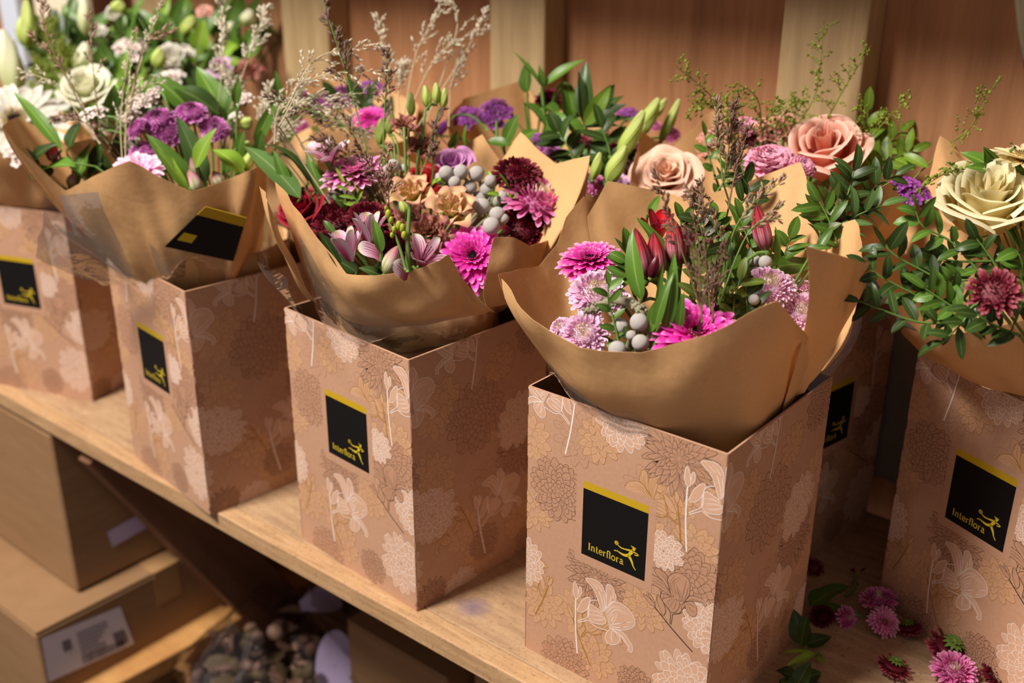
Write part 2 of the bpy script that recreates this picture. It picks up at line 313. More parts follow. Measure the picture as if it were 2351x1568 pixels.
def petal(L, Wd, e0, e1, cup=.15, prof='strap', nu=6, nv=3, fold=0, ruf=0, rnd=None, wav=0):
    u = 1-(1-np.linspace(0, 1, nu))**1.7 if prof in ('strap', 'spoon', 'wide') else np.linspace(0, 1, nu); v = np.linspace(-1, 1, nv); ang = e0+(e1-e0)*u; du = np.diff(u)*L
    x = np.concatenate([[0], np.cumsum(np.cos((ang[1:]+ang[:-1])/2)*du)]); z = np.concatenate([[0], np.cumsum(np.sin((ang[1:]+ang[:-1])/2)*du)])
    w = Wd/2*PROF[prof](u); h = cup*w[:, None]*v[None]**2+fold*w[:, None]*abs(v)[None]
    if ruf: h = h+ruf*Wd*np.sin(v[None]*9+RNG.random()*6)*u[:, None]**3
    if wav: h = h+wav*Wd*np.sin(u[:, None]*11+RNG.random()*6)*v[None]
    V = np.stack([x[:, None]-np.sin(ang)[:, None]*h, w[:, None]*v[None], z[:, None]+np.cos(ang)[:, None]*h], -1)
    C = np.zeros(V.shape); C[..., 0] = u[:, None]; C[..., 1] = abs(v)[None]; C[..., 2] = RNG.random() if rnd is None else rnd
    return V, C
def rotz(V, a):
    c, s = math.cos(a), math.sin(a); return V@np.array([[c, s, 0], [-s, c, 0], [0, 0, 1]])
D = math.radians
KEY, AMB = 184.0, .25
# ---------------------------------------------------------------- flower heads (unit radius, facing +Z), each a list of (part name, mesh)
HEADS = {}
def ringpet(mb, n, r0, z0, L, Wd, e0, e1, prof='strap', jit=.1, m=0, **k):
    off = RNG.random()*6
    for i in range(n):
        V, C = petal(L*(1+jit*RNG.normal()*.5), Wd, e0+jit*RNG.normal()*.5, e1+jit*RNG.normal()*.8, prof=prof, **k)
        V = V+np.array([r0, 0, z0+jit*.06*RNG.normal()]); mb.grid(rotz(V, off+i*2*math.pi/n+jit*.25*RNG.normal()), C, m)
def calyx_part(mat='calyx', r=.3, h=.28):
    mb = MB(); rows = []
    for t in np.linspace(0, 1, 5):
        q = r*math.sin(.25+t*1.25); rows.append([(q*math.cos(a), q*math.sin(a), -h+h*t*.8) for a in np.arange(10)*2*math.pi/10])
    mb.grid(np.array(rows), np.zeros((5, 10, 3)), 0, True); ringpet(mb, 10, r*.8, -.1, r*1.0, r*.45, D(15), D(-5), 'lance', nu=4, nv=3)
    return ('calyx', mb.mesh('calyx', [mat]))
def gerbera(col, eye='dark', rings=((24, .97, .24, 4, -8), (24, .88, .23, 11, 0), (22, .76, .21, 19, 10), (20, .6, .17, 31, 24), (22, .42, .11, 46, 42), (24, .28, .07, 62, 60)), key=None):
    mb = MB()
    for k, (n, L, w, a, b) in enumerate(rings): ringpet(mb, n, .1, .03+.035*k, L-.1, w, D(a), D(b), 'strap', .12, cup=.35, nu=8, nv=5)
    out = [('petals', mb.mesh('petals', [col]))]
    c = MB(); c.ball((0, 0, .1), (.2, .2, .11), 5, 14)
    for i in range(70):
        a = i*2.39996; r = .21*math.sqrt((i+.5)/70); z = .2-.9*r*r
        c.tube([(r*math.cos(a), r*math.sin(a), z-.03), (r*1.15*math.cos(a), r*1.15*math.sin(a), z+.04+.08*(r/.21))], [.011, .014], 4, 1 if (r > .1 or eye != 'dark') else 0)
    out.append(('flower_center', c.mesh('flower_center', ['gerbera_dark' if eye == 'dark' else 'eye_green', 'gerbera_dots']))); out.append(calyx_part()); return out
def mum(col, eye='cream_eye', n=250, incurve=.5, flat=.55, eyefrac=.2, L=.27):
    mb = MB(); c = MB()
    for i in range(n):
        f = (i+.5)/n; r = .72*math.sqrt(f); a = i*2.39996+.1*RNG.normal(); el = D(86-100*f**1.15)+.12*RNG.normal()
        z = flat*(.62*(1-f**1.3))
        t = c if f < eyefrac else mb; ll = L*(.45+.75*f)*(1+.12*RNG.normal())
        V, C = petal(ll, .17*(.55+.7*f), el-incurve*.3, el+incurve*(1-f*.7), cup=.55, prof='strap', nu=5, nv=3)
        t.grid(rotz(V+np.array([r, 0, z]), a), C, 0)
    mb.ball((0, 0, -.02), (.72, .72, flat*.42), 6, 14, 0, rnd=.1)
    return [('petals', mb.mesh('petals', [col])), ('flower_center', c.mesh('flower_center', [eye])), calyx_part()]
def rose(col, n=24, ruffle=0., open_=.5, hi=1.0, spread=1.0, rim=.35, waves=5, nv=13):
    mb = MB()
    for k in range(n):
        f = k/(n-1); R0 = .07+.62*f**1.0*spread; span = D(150-66*f); h = hi*(1.0-.34*f*open_)*(1+.05*RNG.normal()); base_z = -.12*f
        t = np.linspace(0, 1, 8); v = np.linspace(-1, 1, nv); ph = k*2.39996+.15*RNG.normal()
        bulge = np.sin(np.clip(t*1.15, 0, 1)*math.pi*.5)**.7
        lean = open_*f*.42*t**2; curl = rim*(.25+f)*np.clip(t-.62, 0, 1)**2*3.0
        rr = (R0*.35+R0*.65*bulge+lean*.6+curl*.55)[:, None]*np.ones(nv)
        edge = 1-.22*abs(v)**2.6-.04*RNG.random()
        zz = (base_z+h*np.clip(t, 0, .93)**.9)[:, None]*edge[None]-(curl*.55)[:, None]
        th = ph+v[None]*span/2*(.35+.65*np.clip(t*1.8, 0, 1))[:, None]
        if ruffle:
            w = np.sin(th*waves*2+k*1.7)*t[:, None]**3; w2 = np.sin(th*waves*3.3+k)*t[:, None]**4
            rr = rr+ruffle*(.5+f)*w*.11; zz = zz+ruffle*.10*w2
        else: rr = rr+.018*np.sin(th*3+k)*t[:, None]**2*(1+f)
        rr = rr-.05*abs(v)[None]**2*(1-f)
        V = np.stack([rr*np.cos(th), rr*np.sin(th), zz-.45], -1); C = np.zeros(V.shape); C[..., 0] = t[:, None]; C[..., 1] = abs(v)[None]; C[..., 2] = .3+.6*RNG.random()
        mb.grid(V, C)
    s = 1/max(np.abs(np.concatenate(mb.v)[:, :2]).max(), .1)
    for i in range(len(mb.v)): mb.v[i] = mb.v[i]*s
    ca = MB(); ca.ball((0, 0, -.52), (.2, .2, .18), 5, 8); ringpet(ca, 5, .1, -.5, .45, .2, D(-10), D(-40), 'lance', nu=5)
    return [('petals', mb.mesh('petals', [col])), ('sepals', ca.mesh('sepals', ['calyx']))]
def carnation(col, n=60):
    mb = MB()
    for k in range(n):
        f = (k+.5)/n; el = D(84-88*f**.9); V, C = petal(.42+.5*f, .5, el+.2, el-.25, cup=.1, prof='wide', nu=6, nv=7, ruf=.16)
        mb.grid(rotz(V+np.array([.04+.08*f, 0, .02]), k*2.39996), C)
    return [('petals', mb.mesh('petals', [col])), calyx_part(r=.2, h=.6)]
def cuplike(cols, spread, n=3, L=1.9, streak=True, tipbend=.35):
    """alstroemeria: three broad outer and three narrow streaked inner tepals, origin at the throat"""
    o = MB(); i_ = MB()
    for k in range(n):
        V, C = petal(L*(1+.05*RNG.normal()), .86, D(80-spread*.45), D(80-spread), cup=.42, prof='spoon', nu=9, nv=7); o.grid(rotz(V+np.array([.05, 0, 0]), k*2*math.pi/3+.1*RNG.normal()), C)
        V, C = petal(L*(.98+.06*RNG.normal()), .5, D(84-spread*.3), D(84-spread*.9), cup=.35, prof='spoon', nu=9, nv=7); i_.grid(rotz(V+np.array([.03, 0, 0]), k*2*math.pi/3+math.pi/3), C)
    st = MB()
    for k in range(5):
        a = k*1.26; st.tube(smooth_curve([(0, 0, .1), (.1*math.cos(a), .1*math.sin(a), .8), (.2*math.cos(a), .2*math.sin(a), 1.25)], 5), .018, 4); st.ball((.2*math.cos(a), .2*math.sin(a), 1.28), (.03, .03, .07), 3, 5)
    ca = MB(); ca.ball((0, 0, -.06), (.13, .13, .2), 5, 8)
    return [('outer_petals', o.mesh('outer_petals', [cols[0]])), ('inner_petals', i_.mesh('inner_petals', [cols[1]])), ('stamens', st.mesh('stamens', ['dark_pod'])), ('ovary', ca.mesh('ovary', ['calyx']))]
def closedbud(col, L=2.0, wd=.5):
    o = MB()
    for k in range(6):
        th = np.linspace(-1, 1, 5); t = np.linspace(0, 1, 10); r = wd*(np.sin(np.clip(t, 0, 1)**.8*math.pi)**.75*.95+.16*(1-t))*(.93 if k % 2 else 1.06)
        ph = k*math.pi/3+th[None]*math.pi/4.6*(1-.5*t[:, None]**3)
        rr = r[:, None]*(1-.12*th[None]**2); V = np.stack([rr*np.cos(ph), rr*np.sin(ph), (t*L)[:, None]*np.ones(5)], -1)
        C = np.zeros(V.shape); C[..., 0] = t[:, None]; C[..., 1] = abs(th)[None]; C[..., 2] = .25+.5*RNG.random(); o.grid(V, C)
    ca = MB(); ca.ball((0, 0, -.02), (wd*.42, wd*.42, .2), 5, 8)
    return [('petals', o.mesh('petals', [col])), ('ovary', ca.mesh('ovary', ['calyx']))]
def greenbud(col, L=2.0, wd=.5, sep=True):
    o = MB(); t = np.linspace(0, 1, 10); ph = np.arange(20)*2*math.pi/20
    r = wd*np.sin(np.clip(t**.75, .02, 1)*math.pi*.94)**.8; tw = t[:, None]*1.6
    rr = r[:, None]*(1+.07*np.cos(5*(ph[None]+0)))
    V = np.stack([rr*np.cos(ph[None]+tw), rr*np.sin(ph[None]+tw), (t*L)[:, None]*np.ones(20)], -1); C = np.zeros(V.shape); C[..., 0] = t[:, None]; C[..., 1] = abs(np.cos(2.5*ph))[None]; C[..., 2] = .5
    o.grid(V, C, 0, True); out = [('petals', o.mesh('petals', [col]))]
    if sep:
        ca = MB(); ringpet(ca, 5, .12, -.05, .8, .2, D(70), D(86), 'lance', nu=5); ca.ball((0, 0, -.02), (.2, .2, .12), 4, 8); out.append(('sepals', ca.mesh('sepals', ['calyx'])))
    return out
def podhead(col):
    o = MB(); o.ball((0, 0, 0), (.8, .8, .9), 7, 10)
    for k in range(7):
        a = k*.9; V, C = petal(.7, .5, D(20), D(95), cup=.4, prof='lance', nu=5); o.grid(rotz(V+np.array([.35, 0, -.5]), a), C)
    return [('pod', o.mesh('pod', [col]))]
def cluster(col, n=16, pet=5, spread=1., r=.24):
    """many small open flowers on a branching stalk (wax flower, statice)"""
    o = MB(); st = MB(); ce = MB()
    for k in range(n):
        f = (k+.5)/n; a = k*2.39996; rr = spread*math.sqrt(f); p = np.array([rr*math.cos(a), rr*math.sin(a), .35*(1-f)+.3*RNG.normal()*.4]); nrm = np.array([p[0]*.5, p[1]*.5, 1]); Fm = frame(nrm)
        for q in range(pet):
            V, C = petal(r*1.2, r*.95, D(28), D(8), cup=.3, prof='spoon', nu=4, nv=3); o.grid(rotz(V+np.array([.03, 0, 0]), q*2*math.pi/pet)@Fm.T+p, C)
        ce.ball(p+Fm[:, 2]*.04, r*.3, 3, 6); st.tube(smooth_curve([(0, 0, -1.0), (p[0]*.4, p[1]*.4, -.4), p], 5), .025, 4)
    return [('florets', o.mesh('florets', [col])), ('flower_centers', ce.mesh('flower_centers', ['seed_tan'])), ('stalks', st.mesh('stalks', ['stem_green']))]
KINDS = {   # kind: (builder, object name, category, default facing in camera terms right/up/toward)
 'gerb_magenta': (lambda: gerbera('magenta'), 'gerbera', 'flower'), 'gerb_hot': (lambda: gerbera('hot_pink'), 'gerbera', 'flower'),
 'gerb_pink': (lambda: gerbera('rose_pink', 'green'), 'gerbera', 'flower'),
 'gerb_white': (lambda: gerbera('white', 'dark', ((24, 1, .2, 6, -6), (20, .8, .19, 14, 4), (18, .45, .12, 40, 34))), 'gerbera', 'flower'),
 'gerb_cream': (lambda: gerbera('cream', 'green', ((20, 1, .21, 10, 2), (18, .8, .19, 20, 10), (30, .4, .08, 45, 40))), 'gerbera', 'flower'),
 'daisy_blush': (lambda: gerbera('blush', 'green', ((17, 1, .3, 14, 2), (15, .85, .27, 24, 12), (12, .55, .2, 42, 30))), 'chrysanthemum', 'flower'),
 'mum_pale': (lambda: mum('pale_pink'), 'chrysanthemum', 'flower'),
 'mum_pink': (lambda: mum('rose_pink', 'cream_eye', 190, .25, .45, .12, .42), 'chrysanthemum', 'flower'),
 'mum_burg': (lambda: mum('burgundy', 'burgundy', 200, .5, .55, .2, .32), 'chrysanthemum', 'flower'),
 'mum_maroon': (lambda: mum('maroon_pink', 'eye_green' if False else 'burgundy', 120, .3, .5, .12, .44), 'chrysanthemum', 'flower'),
 'mum_purple': (lambda: mum('purple', 'purple_eye', 300, .5, .7, .14, .22), 'chrysanthemum', 'flower'),
 'mum_mauve': (lambda: mum('rose_pink', 'purple_eye', 220, .7, .8, .2, .22), 'chrysanthemum', 'flower'),
 'rose_red': (lambda: rose('red_rose', 22, open_=.5), 'rose', 'flower'), 'rose_bright': (lambda: rose('bright_red', 16, open_=.9), 'rose', 'flower'),
 'rose_peach': (lambda: rose('peach', 28, open_=.75, rim=.5, hi=1.0, ruffle=.4, waves=1.7), 'rose', 'flower'), 'rose_salmon': (lambda: rose('salmon', 19, open_=.38, rim=.62, hi=1.4, ruffle=.22, waves=1.4), 'rose', 'flower'),
 'rose_cream': (lambda: rose('cream', 27, open_=.45, rim=.42, hi=1.12, ruffle=.18, waves=1.3), 'rose', 'flower'), 'rose_white': (lambda: rose('white_green', 20, open_=.6), 'rose', 'flower'),
 'rose_lilac': (lambda: rose('lilac', 14, open_=.7), 'rose', 'flower'), 'lis_white': (lambda: rose('white', 12, open_=.4, ruffle=.3), 'lisianthus', 'flower'),
 'lis_tan': (lambda: rose('tan_ruffle', 17, ruffle=1.1, open_=.75, hi=1.0, rim=.45, waves=2.3, nv=17), 'lisianthus', 'flower'), 'lis_dusty': (lambda: rose('dusty_ruffle', 16, ruffle=1.2, open_=.75, hi=.95, rim=.45, waves=2.6, nv=17), 'lisianthus', 'flower'),
 'lis_lilac': (lambda: rose('lilac_pale', 9, open_=.9, ruffle=.25, rim=.5), 'lisianthus', 'flower'),
 'carn_pink': (lambda: carnation('carnation'), 'carnation', 'flower'), 'carn_salmon': (lambda: carnation('wax_salmon', 40), 'carnation', 'flower'),
 'alstro_pink': (lambda: cuplike(('alstro_outer', 'alstro_pink'), 26), 'alstroemeria_flower', 'flower'), 'alstro_wide': (lambda: cuplike(('alstro_pink', 'alstro_pink'), 62), 'alstroemeria_flower', 'flower'),
 'alstro_red': (lambda: cuplike(('alstro_red', 'alstro_red'), 10), 'alstroemeria_flower', 'flower'), 'alstro_redopen': (lambda: cuplike(('alstro_open', 'alstro_red'), 30), 'alstroemeria_flower', 'flower'),
 'bud_red': (lambda: closedbud('alstro_red', 2.0, .42), 'alstroemeria_bud', 'flower bud'), 'bud_pink': (lambda: closedbud('alstro_bud', 2.0, .45), 'alstroemeria_bud', 'flower bud'),
 'bud_dark': (lambda: closedbud('dark_pod', 2.0, .5), 'alstroemeria_bud', 'flower bud'), 'bud_lis': (lambda: greenbud('bud_stripe', 2.0, .48), 'lisianthus_bud', 'flower bud'),
 'bud_lily': (lambda: greenbud('white_green', 2.0, .4, False), 'lily_bud', 'flower bud'), 'bud_lime': (lambda: greenbud('bud_stripe', 2.0, .7, False), 'lisianthus_bud', 'flower bud'), 'pod': (lambda: podhead('dark_pod'), 'seed_pod', 'seed pod'),
 'bud_tulip': (lambda: closedbud('statice', 2., .4), 'scabious_bud', 'flower bud'),
 'wax': (lambda: cluster('wax', 14, 5, .95, .3), 'waxflower_sprig', 'flower'), 'wax_salmon': (lambda: cluster('wax_salmon', 30, 5, 1., .2), 'waxflower_sprig', 'flower'), 'statice': (lambda: cluster('statice', 26, 5, 1., .26), 'statice_sprig', 'flower'),
}
def head_parts(kind):
    if kind not in HEADS: HEADS[kind] = KINDS[kind][0]()
    return HEADS[kind]
def camdir(r, u, t):
    d = RT*r+UP*u-FWD*t; return d/np.linalg.norm(d)
class Bouquet:
    def __init__(s, c, zc, k, tie, name): s.c = np.array(c, float); s.zc = zc; s.k = k; s.tie = np.array(tie, float); s.name = name
    def at(s, px, py, dz=0):
        """where the line of sight meets the dome of flower heads"""
        z = s.zc+dz; d = ray(px, py)
        a = s.k*(d[0]**2+d[1]**2); o = CAM-np.array([s.c[0], s.c[1], z]); b = 2*s.k*(o[0]*d[0]+o[1]*d[1])+d[2]; c = s.k*(o[0]**2+o[1]**2)+o[2]
        disc = b*b-4*a*c
        t = -b/(2*a) if disc < 0 else (-b-math.sqrt(disc))/(2*a)
        return CAM+d*t
def flower(b, kind, px, py, rpx, label, face=(0, .7, .7), dz=0, roll=None, group=None, name=None, cat=None, stem=True, dd=0):
    p = b.at(px, py, dz)
    if dd: p = p+ray(px, py)*dd
    R0 = rpx*depth(p)/F; bl, nm, ct = KINDS[kind]; z = camdir(*face); R = frame(z, roll=RNG.random()*6.28 if roll is None else roll)
    e = empty(name or nm, label, cat or ct, p, R, R0, group)
    for pn, me in head_parts(kind): obj(pn, me, e)
    if stem: add_stem(e, p, R, R0, b, z)
    return e
def add_stem(e, p, R, s, b, z, r=.0016, mat='stem_green', start=-.3):
    p0 = p+z*s*start; tie = b.tie+RNG.normal(size=3)*np.array([.012, .012, .005])
    ax = np.array([tie[0], tie[1], p0[2]-.025]); p1 = p0*.72+ax*.28; P = smooth_curve([p0, p1, p1*.5+tie*.5-[0, 0, .0], tie, tie+np.array([0, 0, -.12])+RNG.normal(size=3)*[.01, .01, 0]], 12)
    mb = MB(); mb.tube((P-p)@R/s, r/s, 5); return obj('stem', mb.mesh('stem', [mat]), e)
def upright(b, kind, base, tip, wpx, label, group=None, dz=0, dd=0, roll=None, stem=True, dt=0, sr=.0016):
    """a bud or trumpet given by the pixels of its base and tip (its length is 2 units, its width scaled)"""
    p = b.at(base[0], base[1], dz)
    if dd: p = p+ray(*base)*dd
    q = atdepth(tip[0], tip[1], depth(p)-.004+dt); z = q-p; L = np.linalg.norm(z); s = L/2.; R = frame(z, roll=RNG.random()*6 if roll is None else roll)
    bl, nm, ct = KINDS[kind]; e = empty(nm, label, ct, p, R, s, group)
    wf = wpx*depth(p)/F/s
    w0 = max(max(abs(np.array(v.co[:2]))) for v in head_parts(kind)[0][1].vertices)*2
    e.scale = (s*wf/w0, s*wf/w0, s)
    for pn, me in head_parts(kind): obj(pn, me, e)
    if stem:
        tie = b.tie+RNG.normal(size=3)*np.array([.012, .012, .005]); zz = z/L
        ax = np.array([tie[0], tie[1], p[2]-.025]); p1 = p*.7+ax*.3; P = smooth_curve([p, p1, p1*.5+tie*.5, tie, tie-np.array([0, 0, .12])], 10); mb = MB()
        Ml = (P-p)@R; Ml = Ml/np.array([s*wf/w0, s*wf/w0, s]); mb.tube(Ml, sr/s/max(wf/w0, .3), 5); obj('stem', mb.mesh('stem', ['stem_green']), e)
    return e
# ---------------------------------------------------------------- leaves and sprigs
def leaf_world(p, q, wd, face, bend=.25, prof='lance', fold=-.25, wav=.0, nu=11, nv=5):
    """leaf blade from p to q, its upper side turned to face"""
    x = q-p; L = np.linalg.norm(x); x = x/L; f = np.asarray(face, float); f = f-x*(f@x); f /= np.linalg.norm(f)+1e-9; y = np.cross(f, x)
    V, C = petal(L*(1+.12*abs(bend)), wd, bend, -bend, cup=.0, prof=prof, nu=nu, nv=nv, fold=-fold, wav=wav)
    return V[..., 0:1]*x+V[..., 1:2]*y+V[..., 2:3]*f+p, C
def leafy(b, name, label, leaves, mat='leaf_mid', group=None, cat='foliage', prof='lance', dz=0, dd=0, fold=-.25, stemmat='stem_green', stem=True):
    """leaves: (base px, tip px, width px, tip depth offset, bend, facing) each a part of one leafy stem"""
    root = b.at(leaves[0][0][0], leaves[0][0][1], dz)+ray(*leaves[0][0])*dd; d0 = depth(root)
    e = empty(name, label, cat, root, None, 1, group); bases = []
    for lf in leaves:
        ba, ti, w = lf[:3]; dt = lf[3] if len(lf) > 3 else -.01; bend = lf[4] if len(lf) > 4 else .3; fc = lf[5] if len(lf) > 5 else (RNG.normal()*.35, .5, .8)
        p = atdepth(ba[0], ba[1], d0+RNG.normal()*.003); q = atdepth(ti[0], ti[1], d0+dt)
        V, C = leaf_world(p, q, w*d0/F, camdir(*fc), bend, prof, fold, .03); mb = MB(); mb.grid(V-root, C); m_ = lf[6] if len(lf) > 6 else mat
        obj('leaf', mb.mesh('leaf', [m_]), e); bases.append(p)
    if stem:
        tie = b.tie+RNG.normal(size=3)*np.array([.015, .015, .005]); mb = MB()
        for p in bases:
            mb.tube(smooth_curve([p, p*.8+root*.2-[0, 0, .012], root*.6+tie*.4-[0, 0, .01], tie], 8)-root, .0015, 5)
        obj('stem', mb.mesh('stem', [stemmat]), e)
    return e
def sprig(b, name, label, pts, n, L, wd, mat='leaf_dark', group=None, prof='oval', dz=0, dd=0, ends=True, spread=.9, jit=.25, stemmat='stem_green', ddt=0, start=.12, cat='foliage', tie=True):
    """pinnate sprig along a pixel polyline, leaf size in px; every leaf a part"""
    p0 = b.at(pts[0][0], pts[0][1], dz)+ray(*pts[0])*dd; d0 = depth(p0); k = len(pts)
    P = smooth_curve([atdepth(x, y, d0+ddt*i/max(1, k-1)) for i, (x, y) in enumerate(pts)], 24); root = P[0]
    e = empty(name, label, cat, root, None, 1, group); sc = d0/F
    for i in range(n):
        t = start+(1-start)*i/max(1, n-1); j = min(int(t*23), 22); T = P[j+1]-P[j]; T /= np.linalg.norm(T); side = np.cross(T, -FWD); side /= np.linalg.norm(side)+1e-9
        sg = 1 if i % 2 else -1; ll = L*sc*(1+.15*RNG.normal()); last = ends and i == n-1
        d = T*(.55 if not last else 1)+side*sg*(0 if last else spread)+(-FWD)*RNG.normal()*jit+UP*RNG.normal()*jit*.5; d /= np.linalg.norm(d)
        f = camdir(RNG.normal()*.4, .45+RNG.normal()*.3, .8); V, C = leaf_world(P[j], P[j]+d*ll, wd*sc*(1+.1*RNG.normal()), f, .3+.2*RNG.normal(), prof, -.18, 0, 7, 5)
        mb = MB(); mb.grid(V-root, C); obj('leaf', mb.mesh('leaf', [mat]), e)
    mb = MB(); mb.tube(P-root, np.linspace(.0013, .0006, 24), 5)
    if tie: mb.tube(smooth_curve([root, root*.5+b.tie*.5, b.tie], 6)-root, .0013, 5)
    obj('stem', mb.mesh('stem', [stemmat]), e); return e
def grass(b, label, pts, nb, bl, seedpx, mats=('straw', 'straw_silver'), group=None, dz=0, dd=0, name='grass_plume', up=.75, start=.3, ddt=0, dens=9, droop=.1, taper=.6, kind='spike', cat='dried grass', tie=True, spreadout=.55):
    """airy panicle: a main stem, fine side branches and small seed heads"""
    p0 = b.at(pts[0][0], pts[0][1], dz)+ray(*pts[0])*dd; d0 = depth(p0); k = len(pts)
    P = smooth_curve([atdepth(x, y, d0+ddt*i/max(1, k-1)) for i, (x, y) in enumerate(pts)], 40); root = P[0].copy(); sc = d0/F
    e = empty(name, label, cat, root, None, 1, group); st = MB(); sd = MB(); st.tube(P-root, np.linspace(.0009, .00035, 40), 5)
    if tie: st.tube(smooth_curve([root, root*.5+b.tie*.5, b.tie], 6)-root, .0009, 5)
    def seeds(Q, n):
        for i in range(n):
            t = .25+.75*(i+RNG.random()*.6)/n; j = min(int(t*(len(Q)-1)), len(Q)-2); T = Q[j+1]-Q[j]; T = T/(np.linalg.norm(T)+1e-9); s = (seedpx*1.2 if mats[0] != 'straw' else seedpx)*sc*(.75+.5*RNG.random())
            o = RNG.normal(size=3); o -= T*(o@T); o /= np.linalg.norm(o)+1e-9
            c = Q[j]+(Q[j+1]-Q[j])*(t*(len(Q)-1)-j)+o*s*.55
            if kind == 'disc': sd.ball(c-root, (s*.55, s*.55, s*.2), 4, 7, 0, axis=o+T*.3)
            else: sd.ball(c-root, (s*.25, s*.25, s*.72), 4, 6, 0, axis=T+o*.55)
    seeds(P[int(40*max(start, .35)):], int(dens*1.2))
    for i in range(nb):
        t = start+(.97-start)*(i+.5)/nb; j = min(int(t*39), 38); T = P[j+1]-P[j]; T /= np.linalg.norm(T); o = RNG.normal(size=3); o -= T*(o@T); o = o/np.linalg.norm(o); o = o-FWD*(o@FWD)*.5
        L = bl*sc*(1-taper*(t-start)/(1-start))*(.7+.6*RNG.random()); d = T*up+o*spreadout; d /= np.linalg.norm(d)
        Q = smooth_curve([P[j], P[j]+d*L*.5, P[j]+d*L+np.array([0, 0, -droop*L])], 7); st.tube(Q-root, .0003, 4); seeds(Q, max(2, int(dens*.75)))
    obj('stem', st.mesh('stem', [mats[0]]), e); obj('seed_heads', sd.mesh('seed_heads', [mats[1]]), e); return e
def brunia(b, label, balls, group=None, stempts=None, dz=0, leaves=()):
    pos = [b.at(x, y, dz) for x, y, r in balls]; d0 = min(depth(p) for p in pos); root = np.mean(pos, 0); e = empty('brunia_sprig', label, 'berry sprig', root, None, 1, group); st = MB()
    if 'brunia_ball' not in HEADS:
        m = MB(); m.ball((0, 0, 0), 1, 14, 20); HEADS['brunia_ball'] = m.mesh('ball', ['brunia'])
    for (x, y, r), p in zip(balls, pos):
        p = atdepth(x, y, depth(p)-.008+RNG.normal()*.003); o = obj('ball', HEADS['brunia_ball'], e); o.location = p-root; s = r*depth(p)/F; o.scale = (s, s, s*.95); o.rotation_euler = RNG.random(3)*6
        st.tube(smooth_curve([p-root, (p-root)*.6+np.array([0, 0, -.02]), b.tie-root+np.array([0, 0, .06]), b.tie-root], 8), .0018, 6)
    obj('stem', st.mesh('stem', ['brunia_stem']), e); return e
# ---------------------------------------------------------------- setting
def block(name, lo, hi, mat, label=None, cat=None, kind=None, bev=.002, group=None, parent=None):
    c = (np.array(lo)+np.array(hi))/2; mb = MB(); mb.box(np.array(lo)-c, np.array(hi)-c)
    o = obj(name, mb.mesh(name, [mat], False), parent); o.location = c
    if bev:
        m = o.modifiers.new('edge', 'BEVEL'); m.width = bev; m.segments = 2
    if label or kind: tag(o, label, cat, group, kind)
    return o
block('wall_back', (-3.6, .546, -.75), (1.2, .58, 1.3), 'panel_wood', 'reddish brown timber board wall behind the flowers', 'wall', 'structure', 0)
for i, (x0, x1) in enumerate(((-2.24, -2.14), (-1.81, -1.71), (-1.394, -1.286), (-.961, -.868), (-.54, -.443), (-.115, -.02))):
    block('trim_%d' % (i+1), (x0, .5, .001), (x1, .5455, 1.28), 'stud_wood', ['pale timber stud behind the lilies', 'pale timber stud beside the lilies', 'pale green-tinged stud left of the feathery grasses', 'pale stud above the glossy leaf fans', 'wide pale stud above the salmon rose', 'pale stud at the wall corner'][i], 'stud', 'structure', .003)
block('floor', (-3.6, -1.6, -.8), (1.2, .58, -.751), 'floor_dark', 'dark floor under the shelves', 'floor', 'structure', 0)
def shelf():
    e = empty('wooden_shelf', 'long worn wooden shelf carrying the row of patterned boxes', 'shelf', (-1.2, .25, 0))
    for nm, lo, hi, mt in (('shelf_board', (-3.3, .024, -.0235), (.9, .4995, 0), 'shelf_wood'), ('front_edging', (-3.3, 0, -.0235), (.9, .0237, 0), 'shelf_edge')):
        mb = MB(); mb.box(lo, hi); o = obj(nm, mb.mesh(nm, [mt], False)); o.parent = e; o.matrix_parent_inverse = Matrix.Translation((1.2, -.25, 0))
        m = o.modifiers.new('edge', 'BEVEL'); m.width = .0015; m.segments = 2
    return e
shelf()
block('upper_shelf', (-3.3, .235, .805), (.9, .4995, .827), 'shelf_wood', 'upper wooden shelf overhead shading the top of the wall', 'shelf', None, .002)
# ---------------------------------------------------------------- patterned boxes
BW, BD, BH, LO = 196.4, 192.1, 280.0, .24
class Print:
    """line drawings on the unrolled card: u runs round the four faces, v upward, in mm"""
    def __init__(s): s.q = []; s.z = 0
    def poly(s, pts, m, k=1): s.q.append((np.array(pts, float), m, s.z+k))
    def strip(s, q, m, k=1):
        h = 6; L_, R_ = q[:h], q[h+1:][::-1]
        for i in range(h-1): s.q.append((np.array([L_[i], L_[i+1], R_[i+1], R_[i]]), m, s.z+k))
        s.q.append((np.array([L_[h-1], q[h], R_[h-1]]), m, s.z+k))
    def line(s, pts, w, m, taper=True, kz=1.5):
        P = np.array(pts, float)
        if len(P) < 2: return
        T = np.gradient(P, axis=0); T /= np.linalg.norm(T, axis=1)[:, None]+1e-9; n = np.stack([-T[:, 1], T[:, 0]], 1)
        k = len(P); ww = (w*(.35+.65*np.sin(np.linspace(.15, math.pi-.15, k))) if taper else np.full(k, w))[:, None]/2
        A, B = P+n*ww, P-n*ww
        for i in range(k-1): s.q.append((np.array([A[i], A[i+1], B[i+1], B[i]]), m, s.z+kz))
    def emit(s, mb, u0, u1, place):
        for q, m, z in s.q:
            x = q[:, 0]; y = q[:, 1]
            if x.max() <= u0 or x.min() >= u1 or y.max() <= 0 or y.min() >= BH: continue
            x = np.clip(x, u0+.3, u1-.3)-u0; y = np.clip(y, .4, BH-.4)
            if np.ptp(x) < 1e-3 or np.ptp(y) < 1e-3: continue
            mb.add(np.array([place(a, b, .02+z*.00016) for a, b in zip(x, y)]), [tuple(range(len(q)))], None, m)
